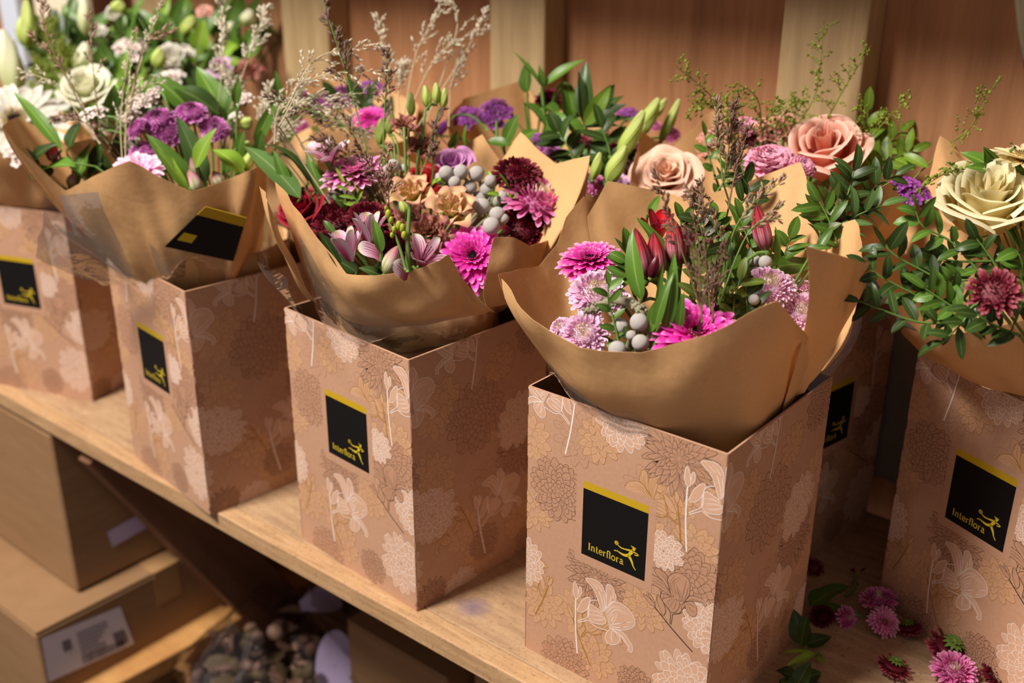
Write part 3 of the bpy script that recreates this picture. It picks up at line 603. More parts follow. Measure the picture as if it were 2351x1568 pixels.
WH, WF, DK, MD, OC, SH, BK, OF = 1, 2, 3, 4, 5, 6, 0, 8
def dahlia(p, cx, cy, R, line, fill, rings=6, wd=.5, sq=1., rot=0, k0=7, inner=.12, pw=.55, spl=False):
    rg = np.random.default_rng(int(cx*7+cy)); a0 = math.radians(rot)
    for i in range(rings):
        f = 1-i/rings; r1 = R*(inner+(1-inner)*f); L = R*(.25+.2*f)*(1.7 if spl else 1); n = 2*int(.5*(k0+2.2*k0*f*(1.4 if spl else .75))); wdt = (2*math.pi*r1/n)*pw*(.7 if spl else 1.15)
        for j in range(n):
            a = (j+.5*(i % 2))*2*math.pi/n+.08*rg.normal(); l = L*(1+.18*rg.normal()); t = np.linspace(0, 1, 6); w = min(wdt, l*.4)*np.sin(np.clip(t**(.6 if not spl else 1), .05, 1)*math.pi*.93)**.8
            xb = max(r1-l, .18*r1); l = r1-xb; x = xb+l*t; w = np.minimum(w, x*math.tan(math.pi/n)*1.3); bend = (rg.normal()*.12*l*t**2) if spl else 0
            Lf = np.stack([x, w+bend], 1); Rt = np.stack([x, -w+bend], 1)[::-1]; pts = np.vstack([Lf, [[r1+.04*l, np.ravel(bend)[-1] if spl else 0]], Rt])
            pts = pts*(1+.02*rg.normal()); c, s_ = math.cos(a), math.sin(a); q = np.stack([pts[:, 0]*c-pts[:, 1]*s_, (pts[:, 0]*s_+pts[:, 1]*c)*sq], 1)
            q = q@np.array([[math.cos(a0), math.sin(a0)], [-math.sin(a0), math.cos(a0)]])+[cx, cy]
            kz = (j % 2)*1; p.strip(q, fill, kz); p.line(q[1:-1], wd, line, kz=kz+.5)
            for off in ((-.45, .45) if line in (DK, WH) else ()): p.line(np.array([(q[k]*(1+off)+q[-1-k]*(1-off))/2 for k in (0, 2, 3)]), wd*.55, line, kz=kz+.5)
            if f > .3: p.line((q[[0, 6]]+q[[-1, 6]])/2*[1, 1] if False else np.array([(q[0]+q[-1])/2, (q[2]+q[-3])/2, (q[4]+q[-5])/2]), wd*.6, line, kz=kz+.5)
        p.z += 2.2
LILY = dict(stem=[(1425, 820), (1432, 560), (1452, 350), (1462, 270)], bud1=[(1462, 270), (1440, 200), (1455, 115), (1475, 108), (1492, 180), (1490, 260), (1466, 272)], bud2=[(1490, 240), (1510, 165), (1530, 170), (1532, 220), (1500, 260)],
 bud3=[(1465, 385), (1520, 300), (1590, 270), (1615, 290), (1585, 370), (1530, 410), (1470, 395)], tube1=[(1460, 490), (1520, 478), (1560, 470), (1590, 430), (1600, 330), (1640, 305), (1690, 312)], tube2=[(1462, 505), (1540, 500), (1580, 500), (1640, 560), (1700, 590), (1770, 615)],
 pA=[(1725, 430), (1700, 330), (1665, 210), (1588, 100), (1610, 88), (1690, 115), (1750, 175), (1785, 300), (1770, 380), (1740, 435)], pB=[(1770, 410), (1785, 300), (1790, 200), (1810, 175), (1850, 195), (1875, 270), (1880, 330), (1820, 370), (1780, 410)],
 pC=[(1760, 420), (1810, 365), (1880, 350), (1970, 405), (2025, 470), (2055, 560), (2030, 610), (1930, 632), (1850, 610), (1790, 590)], pD=[(1735, 450), (1690, 400), (1610, 340), (1580, 400), (1580, 470), (1620, 520), (1700, 550), (1760, 540), (1745, 480)],
 pE=[(1800, 600), (1755, 640), (1740, 690), (1765, 745), (1820, 765), (1880, 745), (1890, 690), (1850, 640), (1805, 600)], pF=[(1815, 600), (1870, 620), (1930, 655), (1980, 730), (2015, 800), (2000, 855), (1960, 830), (1975, 800), (1920, 720), (1870, 660), (1820, 605)],
 v1=[(1735, 425), (1735, 330), (1700, 200), (1630, 110)], v2=[(1745, 430), (1760, 330), (1740, 220), (1680, 130)], v3=[(1790, 400), (1830, 300), (1830, 200)], v4=[(1780, 410), (1850, 330), (1860, 240)], v5=[(1760, 450), (1850, 390), (1950, 420)], v6=[(1770, 480), (1880, 420), (2000, 490)], v7=[(1780, 560), (1900, 560), (2040, 560)], v8=[(1790, 575), (1900, 600), (2000, 600)],
 v9=[(1730, 460), (1660, 410), (1600, 400)], v10=[(1740, 480), (1660, 450), (1590, 440)], v11=[(1750, 500), (1680, 500), (1600, 480)], v12=[(1810, 620), (1800, 690), (1810, 740)], v13=[(1820, 620), (1850, 680), (1860, 730)], v14=[(1840, 620), (1920, 690), (1980, 800)],
 s1=[(1780, 560), (1810, 480), (1890, 460)], s2=[(1790, 570), (1830, 500), (1880, 480)], s3=[(1800, 470), (1840, 520), (1800, 540), (1850, 490), (1820, 470)], s4=[(1790, 590), (1850, 530), (1880, 470)])
_A = np.linalg.solve(np.array([[1465, 110, 1], [1425, 820, 1], [2055, 570, 1]], float), np.array([[56.6, 100.3], [62.2, 24.1], [122.6, 88]]))
def lily(p, du, dv, line, fill, wd=.52, mirror=False, sc=1., rot=0, piv=(62.2, 24.1)):
    c, s_ = math.cos(rot), math.sin(rot)
    def tf(pts):
        q = np.hstack([np.array(pts, float), np.ones((len(pts), 1))])@_A-np.array(piv)
        if mirror: q[:, 0] *= -1
        q = q*sc; return q@np.array([[c, s_], [-s_, c]])+np.array(piv)+[du, dv]
    for k in ('bud1', 'bud2', 'bud3', 'pD', 'pA', 'pB', 'pC', 'pE', 'pF'):
        q = smooth_curve(tf(LILY[k]), 22); p.poly(q, fill); p.line(q, wd, line, False); p.z += 1.2
    for k in ('stem', 'tube1', 'tube2'): p.line(smooth_curve(tf(LILY[k]), 14), wd*(2.6 if k == 'stem' else 1.2), line, False)
    for k in LILY:
        if k[0] in 'vs' and k != 'stem':
            q = tf(LILY[k]); p.line(smooth_curve(q, 9), wd*.6, line)
            if k[0] == 'v': p.line(smooth_curve(q[0]+(q-q[0])*[.84, .92]+[.7, -.5], 9), wd*.5, line)
    p.z += 2
def make_print():
    p = Print(); rg = np.random.default_rng(3); X = BW
    for cx, cy, R in [(rg.random()*390*2-5, rg.random()*285, 17+12*rg.random()) for _ in range(80)]: dahlia(p, cx, cy, R, *((MD, BK) if rg.random() < .5 else (OC, OF)), 3, .34, 1, rg.random()*360, 5, .15, .5)
    for cx, cy, R in ((77, 252, 24), (22, 60, 26), (130, 105, 24), (82, 30, 24), (175, 187, 24), (7, 157, 24), (147, 226, 24), (X+24, 151, 26), (X+65, 67, 26), (X+43, 227, 24), (X+150, 40, 24), (X+120, 240, 22)): dahlia(p, cx, cy, R, OC, OF, 3, .5, .9, cx*3, 5, .1, .6)
    lily(p, 15, -6, OC, OF, .6, False, .8, .4); lily(p, -50, 20, OC, OF, .6, True, .7, -.3); lily(p, 100, 150, OC, OF, .6, True, .8, .2); lily(p, X+20, 30, OC, OF, .6, True, .8, .5)
    for cx, cy, R, sp in ((35, 188, 31, 0), (170, 152, 35, 0), (48, 6, 28, 0), (154, 262, 36, 1), (79, 116, 32, 1), (127, 22, 20, 0), (X+86, 192, 40, 0), (X+97, 40, 22, 0), (X+150, 130, 34, 1), (X+170, 10, 26, 0), (X+20, 8, 22, 1), (X+170, 262, 26, 0)):
        dahlia(p, cx, cy, R, DK, SH, 7 if not sp else 6, .42, 1, cx, 7, .1, .55, bool(sp))
    for cx, cy, R in ((98, 277, 25), (-3, 99, 24), (193, 116, 24), (X+24, 103, 30), (174, 48, 31), (146, 172, 18), (X+148, 166, 30), (X+60, -4, 24), (X+BD-3, 40, 20)): dahlia(p, cx, cy, R, WH, WF, 5, .5, 1.1, cx*2, 7, .1, .55)
    lily(p, 118, 62, DK, SH, .45, False, .8, .9)
    lily(p, 0, 0, WH, WF); lily(p, 105, 156, WH, WF); lily(p, -20, 203, WH, WF, .52, True, .85, -.1); lily(p, X+18, 200, WH, WF, .52, True, .85, -.1); lily(p, X+36, 0, WH, WF, .52, False, 1, .12)
    print('PRINTZ', p.z*.00016); return p
GLY = {  # lower case letters drawn as pen strokes: (points, widths) on a unit x-height
 'I': (.62, [([(.3, 0), (.3, 1.5)], .24), ([(.08, .04), (.52, .04)], .08), ([(.08, 1.46), (.52, 1.46)], .08)]),
 'n': (.98, [([(.2, 0), (.2, 1)], .2), ([(.2, .7), (.36, .95), (.58, .95), (.7, .7), (.7, 0)], .19), ([(.04, .03), (.38, .03)], .07), ([(.55, .03), (.88, .03)], .07), ([(.04, .97), (.2, .97)], .08)]),
 't': (.62, [([(.24, 1.35), (.24, .25), (.34, .06), (.54, .1)], .19), ([(.04, .95), (.52, .95)], .09)]),
 'e': (.86, [([(.12, .55), (.72, .55), (.68, .82), (.42, .98), (.2, .84), (.12, .5), (.22, .15), (.46, .03), (.72, .16)], .16)]),
 'r': (.7, [([(.2, 0), (.2, 1)], .2), ([(.22, .68), (.36, .94), (.56, .92)], .17), ([(.04, .03), (.38, .03)], .07), ([(.04, .97), (.2, .97)], .08)]),
 'f': (.52, [([(.22, 0), (.22, 1.25), (.34, 1.48), (.56, 1.5), (.72, 1.42)], .19), ([(.02, .95), (.5, .95)], .09), ([(.06, .03), (.4, .03)], .07)]),
 'l': (.48, [([(.22, 0), (.22, 1.5)], .2), ([(.06, .03), (.4, .03)], .07)]),
 'o': (.94, [([(.44, .98), (.2, .86), (.11, .5), (.2, .14), (.44, .02), (.68, .14), (.77, .5), (.68, .86), (.44, .98)], .18)]),
 'a': (.86, [([(.16, .8), (.3, .96), (.5, .95), (.6, .78), (.6, .2), (.68, .05), (.84, .06)], .18), ([(.6, .58), (.3, .5), (.13, .28), (.22, .06), (.42, .06), (.6, .24)], .16)])}
def label_meshes(mb_place):
    pl = mb_place; lab = MB(); x0, x1, z0, z1, zs = 62.8, 129.4, 134.3, 208.4, 201.2
    lab.add([pl(x0, z0, LO), pl(x1, z0, LO), pl(x1, zs, LO), pl(x0, zs, LO)], [(0, 1, 2, 3)], None, 0); lab.add([pl(x0, zs, LO), pl(x1, zs, LO), pl(x1, z1, LO), pl(x0, z1, LO)], [(0, 1, 2, 3)], None, 1)
    # the printed black panel is a separate glued patch with its own small thickness
    tx = Print(); x = 69.6; hgt = 4.75; kx = 5.2
    for ch in 'Interflora':
        adv, st = GLY[ch]
        for pts, w in st: tx.line([(x+a*kx, 141.4+b*hgt) for a, b in (smooth_curve(pts, 14) if len(pts) > 2 else pts)], w*5.0, 0, False)
        x += adv*kx
    t = MB()
    for q, m, z in tx.q: t.add([pl(a, b, LO+.04) for a, b in q], [(0, 1, 2, 3)], None, 0)
    em = Print()
    def limb(pts, ws):
        P = smooth_curve(pts, 14); w = np.interp(np.linspace(0, 1, 14), np.linspace(0, 1, len(ws)), ws); T = np.gradient(P, axis=0); T /= np.linalg.norm(T, axis=1)[:, None]; n = np.stack([-T[:, 1], T[:, 0]], 1); em.poly(np.vstack([P+n*w[:, None]/2, (P-n*w[:, None]/2)[::-1]]), 0)
    limb([(101.3, 158.6), (104.3, 157.5), (108.1, 157.7), (113.4, 158.6)], [.9, 1.3, 1.2, 2.0]); limb([(115.9, 159.4), (114.4, 156.6), (111.9, 153.0)], [3.6, 3.2, 2.6]); limb([(112.5, 153.4), (109.6, 152.0), (106.9, 151.5), (103.2, 152.1), (100.6, 152.6), (97.0, 151.8)], [3.2, 2.6, 2.3, 1.5, .9, .7])
    limb([(112.0, 153.2), (114.6, 150.1), (116.2, 147.2), (117.3, 144.4), (119.9, 141.4)], [3.2, 2.6, 2.0, 1.2, .9]); limb([(115.4, 158.4), (118.6, 158.4), (122.2, 157.4)], [2.0, 1.2, .9]); limb([(122.2, 157.4), (120.3, 156.3), (117.9, 156.2)], [.9, 1.0, .8])
    em.poly([(117.1+1.5*math.cos(a), 161.4+1.7*math.sin(a)) for a in np.linspace(0, 6.1, 12)], 0); limb([(114.6, 163.2), (116.6, 163.0), (119.4, 162.6)], [.5, 1.6, .6]); limb([(114.2, 164.0), (115.0, 163.0), (116.4, 162.5)], [.3, .9, .5])
    for a in range(7): em.poly([(99.4+1.25*math.cos(a*.9)+.95*math.cos(t_), 160.4+1.25*math.sin(a*.9)+.95*math.sin(t_)) for t_ in np.linspace(0, 5.6, 8)], 0)
    limb([(99.9, 160.0), (101.4, 158.6)], [1.6, .6]); limb([(100.9, 152.6), (100.4, 153.9)], [.8, .3]); limb([(99.6, 152.2), (98.2, 153.2)], [.7, .3])
    e = MB()
    for q, m, z in em.q: e.add([pl(a, b, LO+.05) for a, b in q], [tuple(range(len(q)))], None, 0)
    return lab, t, e
def box_meshes():
    w, d, h, r, th = BW/2000, BD/2000, BH/1000, .0016, .0018; mb = MB()
    def loop(x, y, rr):
        P = []
        for cx, cy, a0 in ((x-rr, -y+rr, -90), (x-rr, y-rr, 0), (-x+rr, y-rr, 90), (-x+rr, -y+rr, 180)):
            for k in range(4): a = D(a0+k*30); P.append((cx+rr*math.cos(a), cy+rr*math.sin(a)))
        return np.array(P)
    Lo, Li = loop(w, d, r), loop(w-th, d-th, r*.5)
    def lift(L, z): return np.hstack([L, np.full((len(L), 1), z)])
    k = len(Lo)
    mb.grid(np.array([lift(Lo, 0), lift(Lo, h-.0004), lift(Lo*.999, h)]), None, 0, True); mb.grid(np.array([lift(Lo*.999, h), lift(Li, h)]), None, 0, True); mb.grid(np.array([lift(Li, h), lift(Li, .004)]), None, 7, True)
    mb.add(lift(Lo, 0), [tuple(range(k))[::-1]], None, 0); mb.add(lift(Li, .004), [tuple(range(k))], None, 7)
    pr = make_print(); mm = lambda o: o/1000
    front = lambda a, b, o: (a/1000-w, -d-mm(o), b/1000); right = lambda a, b, o: (w+mm(o), a/1000-d, b/1000); back = lambda a, b, o: (w-a/1000, d+mm(o), b/1000); left = lambda a, b, o: (-w-mm(o), d-a/1000, b/1000)
    pr.emit(mb, 0, BW, front); pr.emit(mb, BW, BW+BD, right); pr.emit(mb, 0, BW, back); pr.emit(mb, BW, BW+BD, left)
    q = [front(a, b, LO-.05) for a, b in ((55.5, 125.5), (136.7, 125.5), (136.7, 216.5), (55.5, 216.5))]; mb.add(q, [(0, 1, 2, 3)], None, 0)
    body = mb.mesh('body', ['box_kraft', 'print_white', 'print_white_fill', 'print_dark', 'print_mid', 'print_ochre', 'print_shade', 'box_inside', 'print_ochre_fill'], False)
    a, b, c = label_meshes(front)
    return body, a.mesh('printed_label', ['label_black', 'label_gold'], False), b.mesh('lettering', ['label_ink'], False), c.mesh('running_figure', ['label_ink'], False)
BODY, LAB, TXT, EMB = box_meshes()
def gift_box(x, y, rz, label, group='patterned kraft flower boxes'):
    e = empty('flower_box', label, 'box', (x, y, 0), None, 1, group); e.rotation_euler = (0, 0, rz)
    obj('body', BODY, e); l = obj('label', LAB, e); l['label'] = 'square black label with gold top band'; t = obj('lettering', TXT, l); t['label'] = 'gold serif lettering on black label'; m = obj('emblem', EMB, l); m['label'] = 'gold running figure holding out a bunch'
    return e
def from_corner(bx, by, yaw):
    a = math.radians(yaw); return bx-BW/2000*math.cos(a)+BD/2000*math.sin(a), by+BW/2000*math.sin(a)+BD/2000*math.cos(a), -a
gift_box(*from_corner(-.32921, .04112, 0), 'sharp nearest flower box, under the bouquet of closed red alstroemeria')
gift_box(*from_corner(-.64508, .01408, 4.4), 'flower box under the bouquet of silver balls and tan lisianthus')
gift_box(*from_corner(-.96135, -.00878, 7.19), 'flower box under the bouquet of purple button chrysanthemums')
gift_box(*from_corner(-1.349, .0706, -19), 'blurred flower box at the far end, under the white gerbera')
gift_box(*from_corner(-.11207, .2561, 24.5), 'shaded flower box under the cream rose, turned askew')
x_, y_, r_ = from_corner(-.394, .283, 10.7); gift_box(x_, y_, r_+math.pi/2, 'dark flower box hidden behind the nearest box, its label turned sideways')
gift_box(-.76, .395, 0, 'flower box under the glossy leaf bouquet, behind the silver-ball bouquet'); gift_box(-1.09, .39, .05, 'flower box in the back row under the purple and hot pink flowers'); gift_box(-1.46, .392, 0, 'flower box against the wall under the tall white lilies')
# ---------------------------------------------------------------- paper wraps
def wrap(label, c, cone=(.30, .083), low=.10, sheets=(), cello=(), group='kraft paper wraps', cone_lean=(0, 0), cmouth=True):
    e = empty('bouquet_wrap', label, 'paper wrap', (c[0], c[1], .1), None, 1, group); o0 = np.array([c[0], c[1], .1])
    def pt(p): return oncyl(p[0], p[1], c, p[2], p[3])
    def build(cols, nm, mat, seed):
        rg = np.random.default_rng(seed); A = []
        for col in cols:
            top = pt(col[0]); th = math.atan2(top[1]-c[1], top[0]-c[0]); b = col[2] if len(col) > 2 else None; m_ = col[1] if len(col) > 1 else None
            bot = pt(b) if b is not None else np.array([c[0]+.068*math.cos(th), c[1]+.068*math.sin(th), .265])
            mid = pt(m_) if m_ is not None else (top+bot)/2+np.array([math.cos(th), math.sin(th), -.3])*(.012 if b is None else .006)
            A.append((top, mid, bot))
        A = np.array(A); n = len(A); U = np.linspace(0, n-1, (n-1)*7+1)
        lin = np.stack([np.interp(U, range(n), A[:, 0, k]) for k in range(3)], 1); cur = smooth_curve(A[:, 0], len(U)); top = lin*.85+cur*.15
        mid = smooth_curve(A[:, 1], len(U)); bot = smooth_curve(A[:, 2], len(U)); ctrl = 2*mid-.5*(top+bot); v = np.linspace(0, 1, 15)[None, :, None]
        P = top[:, None]*(1-v)**2+2*ctrl[:, None]*v*(1-v)+bot[:, None]*v**2
        arc = np.concatenate([[0], np.cumsum(np.linalg.norm(np.diff(top, axis=0), axis=1))]); rad = P[..., :2]-np.array(c[:2]); rad = rad/(np.linalg.norm(rad, axis=2)[..., None]+1e-9)
        ph = rg.random(6)*6; w = .0011*np.sin(arc[:, None]*70+ph[0]+v[..., 0]*4)+.0009*np.sin(arc[:, None]*130+ph[1]-v[..., 0]*7)+.0012*np.sin(arc[:, None]*31+v[..., 0]*9+ph[2])
        P[..., :2] += rad*w[..., None]; C = np.zeros(P.shape); C[..., 0] = arc[:, None]*6.5; C[..., 1] = v[..., 0]; C[..., 2] = .5
        mb = MB(); mb.grid(P-o0, C); o = obj(nm, mb.mesh(nm, [mat]), e)
        if mat == 'kraft_paper':
            s = o.modifiers.new('thickness', 'SOLIDIFY'); s.thickness = .00025; s.offset = 0; o.modifiers.new('crisp', 'EDGE_SPLIT').split_angle = D(60)
        return o
    for i, cols in enumerate(sheets): build(cols, 'paper_sheet', 'kraft_paper', i+int(abs(c[0])*100))
    th = np.linspace(0, 2*math.pi, 49)[:-1]; rows = []; z0, r0 = cone
    for z, r in ((z0, r0), (z0-.03, r0*.97), (.24, .075), (.19, .06), (.12, .04), (.05, .034)):
        k = (z-.05)/(z0-.05); rr = r*(1+.03*np.sin(th*5+c[0]*9)*k+.015*np.sin(th*11)*k); rows.append(np.stack([c[0]+cone_lean[0]*k+rr*np.cos(th), c[1]+cone_lean[1]*k+rr*np.sin(th), np.full(48, z)], 1))
    V = np.array(rows); C = np.zeros(V.shape); C[..., 0] = th[None]*.5; mb = MB(); mb.grid(V-o0, C, 0, True); o = obj('paper_cone', mb.mesh('paper_cone', ['kraft_paper']), e); s = o.modifiers.new('thickness', 'SOLIDIFY'); s.thickness = .0004; s.offset = 0
    if cmouth:
        rows = []
        for z, r in ((z0+.012, r0+.008), (.30, .0885), (.27, .0875), (.235, .083)):
            rg2 = np.random.default_rng(int(z*1000+abs(c[0])*99)); rr = r*(1+.05*rg2.normal(size=48)*np.cos(th*3.1+z*90)); rr = np.minimum(rr, .0905); rows.append(np.stack([c[0]+rr*np.cos(th), c[1]+rr*np.sin(th), z+.004*np.sin(th*6)], 1))
        mb = MB(); mb.grid(np.array(rows)-o0, None, 0, True); obj('cellophane', mb.mesh('cellophane', ['cellophane'], False), e)
    for i, cols in enumerate(cello): build(cols, 'cellophane', 'cellophane', 50+i)
    return e
C4, C3, C2, C1_, C5, CD, CC, CB, CA = (-.428, .137), (-.736, .1175), (-1.046, .098), (-1.473, .129), (-.161, .384), (-.472, .395), (-.76, .395), (-1.09, .39), (-1.46, .392)
n, f, s = 'n', 'f', 's'
wrap('open kraft paper wrap around the closed red alstroemeria, nearest of the paper wraps', C4, sheets=[
 [((1147, 640, 0, s), (1195, 745, 0, s), (1292, 860, 0, s)), ((1225, 735, .145, n), None, (1310, 890, .087, n)), ((1330, 797, .135, n), None, (1400, 965, .083, n)), ((1470, 812, .13, n), None, (1500, 1010, .08, n)), ((1620, 770, .13, n), None, (1600, 1060, .078, n)), ((1782, 690, .135, n), None, (1700, 1070, .077, n)), ((1852, 772, .128, n), (1830, 880, .098, n), (1775, 1010, .074, n))],
 [((1143, 630, 0, s), (1190, 740, 0, s), (1290, 850, 0, s)), ((1236, 610, .15, f),), ((1275, 562, .15, f),), ((1300, 500, .152, f),), ((1337, 450, .155, f),), ((1368, 478, .155, f),)],
 [((1352, 500, .145, f),), ((1395, 415, .155, f),), ((1520, 440, .155, f),), ((1700, 490, .15, f),)],
 [((1555, 464, .16, f),), ((1690, 428, .165, f),), ((1836, 372, .175, f),), ((1862, 460, .165, f),), ((1890, 552, .155, f),)],
 [((1790, 560, .15, f),), ((1968, 503, .16, f),), ((1982, 600, 0, s), None, (1900, 850, 0, s))],
 [((1850, 565, .14, n), (1848, 720, .125, n), (1775, 1030, .076, n)), ((1920, 584, .148, n), (1885, 755, .122, n), (1818, 925, .084, n)), ((1995, 606, 0, s), (1930, 770, 0, s), (1852, 888, .09, n))]],
 cello=[[((1880, 770, 0, s), None, (1840, 880, 0, s)), ((1940, 765, 0, s), None, (1870, 900, 0, s)), ((1985, 700, 0, s), None, (1905, 850, 0, s))], [((1262, 835, .12, n), None, (1300, 905, .09, n)), ((1340, 880, .11, n), None, (1400, 985, .088, n)), ((1480, 960, .10, n), None, (1520, 1010, .09, n))]])
wrap('kraft paper wrap around the silver balls and tan lisianthus', C3, sheets=[
 [((637, 418, 0, s), (672, 560, 0, s), (745, 690, 0, s)), ((690, 492, .13, n), None, (770, 715, .092, n)), ((745, 572, .125, n), None, (815, 738, .09, n)), ((796, 628, .12, n), None, (870, 752, .09, n)), ((862, 632, .12, n), None, (930, 750, .092, n)), ((960, 618, .12, n), None, (1000, 742, .096, n)), ((1008, 597, .125, n), None, (1040, 735, .098, n)), ((1028, 582, .125, n), None, (1060, 730, .10, n)), ((1060, 636, .12, n), None, (1085, 725, .102, n)), ((1092, 676, .118, n), None, (1110, 718, .104, n)), ((1118, 704, .115, n), None, (1130, 712, .106, n))],
 [((1137, 546, .125, n), (1112, 640, .12, n), (1117, 706, .118, n)), ((1180, 545, .13, n), None, (1150, 702, .115, n)), ((1218, 565, .132, n), None, (1190, 688, .112, n)), ((1260, 550, 0, s), (1235, 620, 0, s), (1205, 690, 0, s))],
 [((598, 428, 0, s), (630, 540, 0, s), (705, 680, 0, s)), ((612, 462, .16, n), None, (715, 690, .10, n)), ((642, 510, .145, n), None, (735, 700, .097, n))],
 [((990, 405, .14, f),), ((1050, 345, .145, f),), ((1108, 308, .15, f),), ((1147, 372, .15, f),), ((1180, 420, .15, f),)],
 [((1120, 420, .145, f),), ((1152, 364, .15, f),), ((1197, 303, .16, f),), ((1273, 376, .158, f),), ((1320, 440, .155, f),)],
 [((1215, 392, .15, f),), ((1355, 357, .175, f),), ((1337, 450, .165, f),), ((1300, 540, .15, f),)],
 [((720, 380, .15, f),), ((800, 350, .15, f),), ((900, 350, .145, f),), ((1000, 400, .14, f),)]],
 cello=[[((598, 560, 0, s), None, (690, 700, 0, s)), ((590, 600, .17, n), None, (700, 720, .11, n)), ((660, 640, .14, n), None, (720, 745, .095, n))], [((690, 540, .135, n), None, (760, 770, .092, n)), ((780, 690, .12, n), None, (830, 800, .09, n)), ((920, 742, .105, n), None, (900, 815, .09, n)), ((1080, 720, .11, n), None, (1040, 800, .09, n))]])
wrap('kraft paper wrap around the purple button chrysanthemums', C2, sheets=[
 [((2, 292, 0, s), (105, 440, 0, s), (262, 590, 0, s)), ((145, 438, .15, n), None, (300, 640, .092, n)), ((220, 402, .15, n), None, (350, 660, .09, n)), ((298, 369, .15, n), None, (390, 680, .09, n)), ((372, 410, .14, n), None, (420, 690, .088, n)), ((438, 440, .135, n), None, (450, 680, .088, n)), ((520, 415, .135, n), None, (500, 650, .088, n)), ((585, 385, .14, n), None, (540, 640, .09, n)), ((612, 372, 0, s), (610, 500, 0, s), (585, 620, 0, s))],
 [((4, 290, 0, s), (80, 420, 0, s), (250, 580, 0, s)), ((38, 268, .225, f),), ((118, 309, .2, f),), ((155, 335, .18, f),)],
 [((600, 345, .15, f),), ((660, 320, .165, f),), ((716, 291, .178, f),), ((736, 420, .165, f),)],
 [((150, 330, .16, f),), ((300, 300, .13, f),), ((450, 290, .13, f),), ((600, 345, .15, f),)]],
 cello=[[((82, 462, 0, s), None, (240, 600, 0, s)), ((130, 450, .16, n), None, (300, 650, .12, n)), ((230, 440, .15, n), None, (340, 670, .1, n))], [((85, 590, 0, s), None, (245, 650, 0, s)), ((100, 480, .20, n), None, (240, 655, .12, n)), ((180, 470, .17, n), None, (330, 650, .11, n))], [((330, 480, .13, n), None, (380, 660, .095, n)), ((430, 480, .13, n), None, (410, 690, .09, n)), ((560, 470, .135, n), None, (520, 650, .09, n))]])
wrap('kraft paper wrap around the white gerbera at the far end', C1_, sheets=[[((-150, 320, .16, n), None, (-40, 460, .09, n)), ((-40, 335, .15, n), None, (20, 478, .085, n)), ((50, 360, .14, n), None, (60, 490, .085, n)), ((140, 372, .13, n), None, (120, 500, .085, n)), ((220, 330, 0, s), None, (190, 480, 0, s))], [((-100, 240, .15, f),), ((20, 225, .15, f),), ((140, 240, .15, f),), ((225, 320, 0, s), None, (195, 470, 0, s))]])
wrap('kraft paper wrap around the cream rose', C5, cone=(.31, .088), sheets=[
 [((2078, 752, 0, s), (2090, 790, 0, s), (2200, 860, 0, s)), ((2150, 772, .17, n), None, (2240, 880, .10, n)), ((2245, 760, .165, n), None, (2320, 905, .092, n)), ((2351, 735, .16, n), None, (2400, 920, .09, n)), ((2500, 690, .16, n), None, (2480, 930, .09, n)), ((2680, 600, 0, s), None, (2580, 860, 0, s))],
 [((2070, 560, .21, f),), ((2108, 470, .2, f),), ((2160, 312, .2, f),), ((2225, 358, .19, f),), ((2420, 340, .18, f),), ((2640, 420, .18, f),)],
 [((1985, 600, 0, s), None, (2150, 800, 0, s)), ((2060, 540, .225, f), None, (2200, 800, .1, f)), ((2110, 500, .2, f), None, (2300, 800, .08, f))]])
wrap('kraft paper wrap around the peach and salmon roses', CD, sheets=[
 [((1442, 430, 0, s), None, (1640, 640, .08, s)), ((1470, 305, .165, f),), ((1502, 322, .165, f),), ((1548, 345, .16, f),), ((1570, 400, .15, f),)],
 [((1535, 345, .17, f),), ((1625, 262, .18, f),), ((1665, 240, .18, f),), ((1720, 330, .17, f),), ((1900, 320, .16, f),)],
 [((1445, 445, 0, s), None, (1660, 650, .08, s)), ((1560, 520, .14, n), None, (1700, 660, .08, n)), ((1750, 540, .135, n), None, (1760, 670, .08, n)), ((1900, 545, .14, n), None, (1800, 665, .08, n)), ((1965, 480, .15, n), (1920, 570, .12, n), (1830, 660, .085, n)), ((2042, 418, .16, n), (1980, 560, .125, n), (1850, 650, .085, n)), ((2088, 492, 0, s), (2010, 570, 0, s), (1880, 650, 0, s))]])
wrap('kraft paper wrap around the glossy leaf fans, its inner flap brightly lit', CC, sheets=[[((1020, 275, 0, s),), ((1065, 228, .155, f),), ((1200, 184, .165, f),), ((1245, 250, .155, f),), ((1400, 260, .16, f),)], [((1030, 330, 0, s),), ((1150, 440, .13, n),), ((1300, 450, .13, n),), ((1430, 400, .14, n),), ((1475, 330, 0, s),)]])
wrap('kraft paper wrap around the hot pink and purple flowers in the back row', CB, sheets=[[((600, 270, 0, s),), ((640, 200, .155, f),), ((742, 165, .165, f),), ((860, 190, .16, f),), ((960, 240, .15, f),)], [((640, 330, 0, s),), ((735, 300, .14, n),), ((820, 305, .14, n),), ((905, 330, .14, n),), ((1000, 300, 0, s),)]])
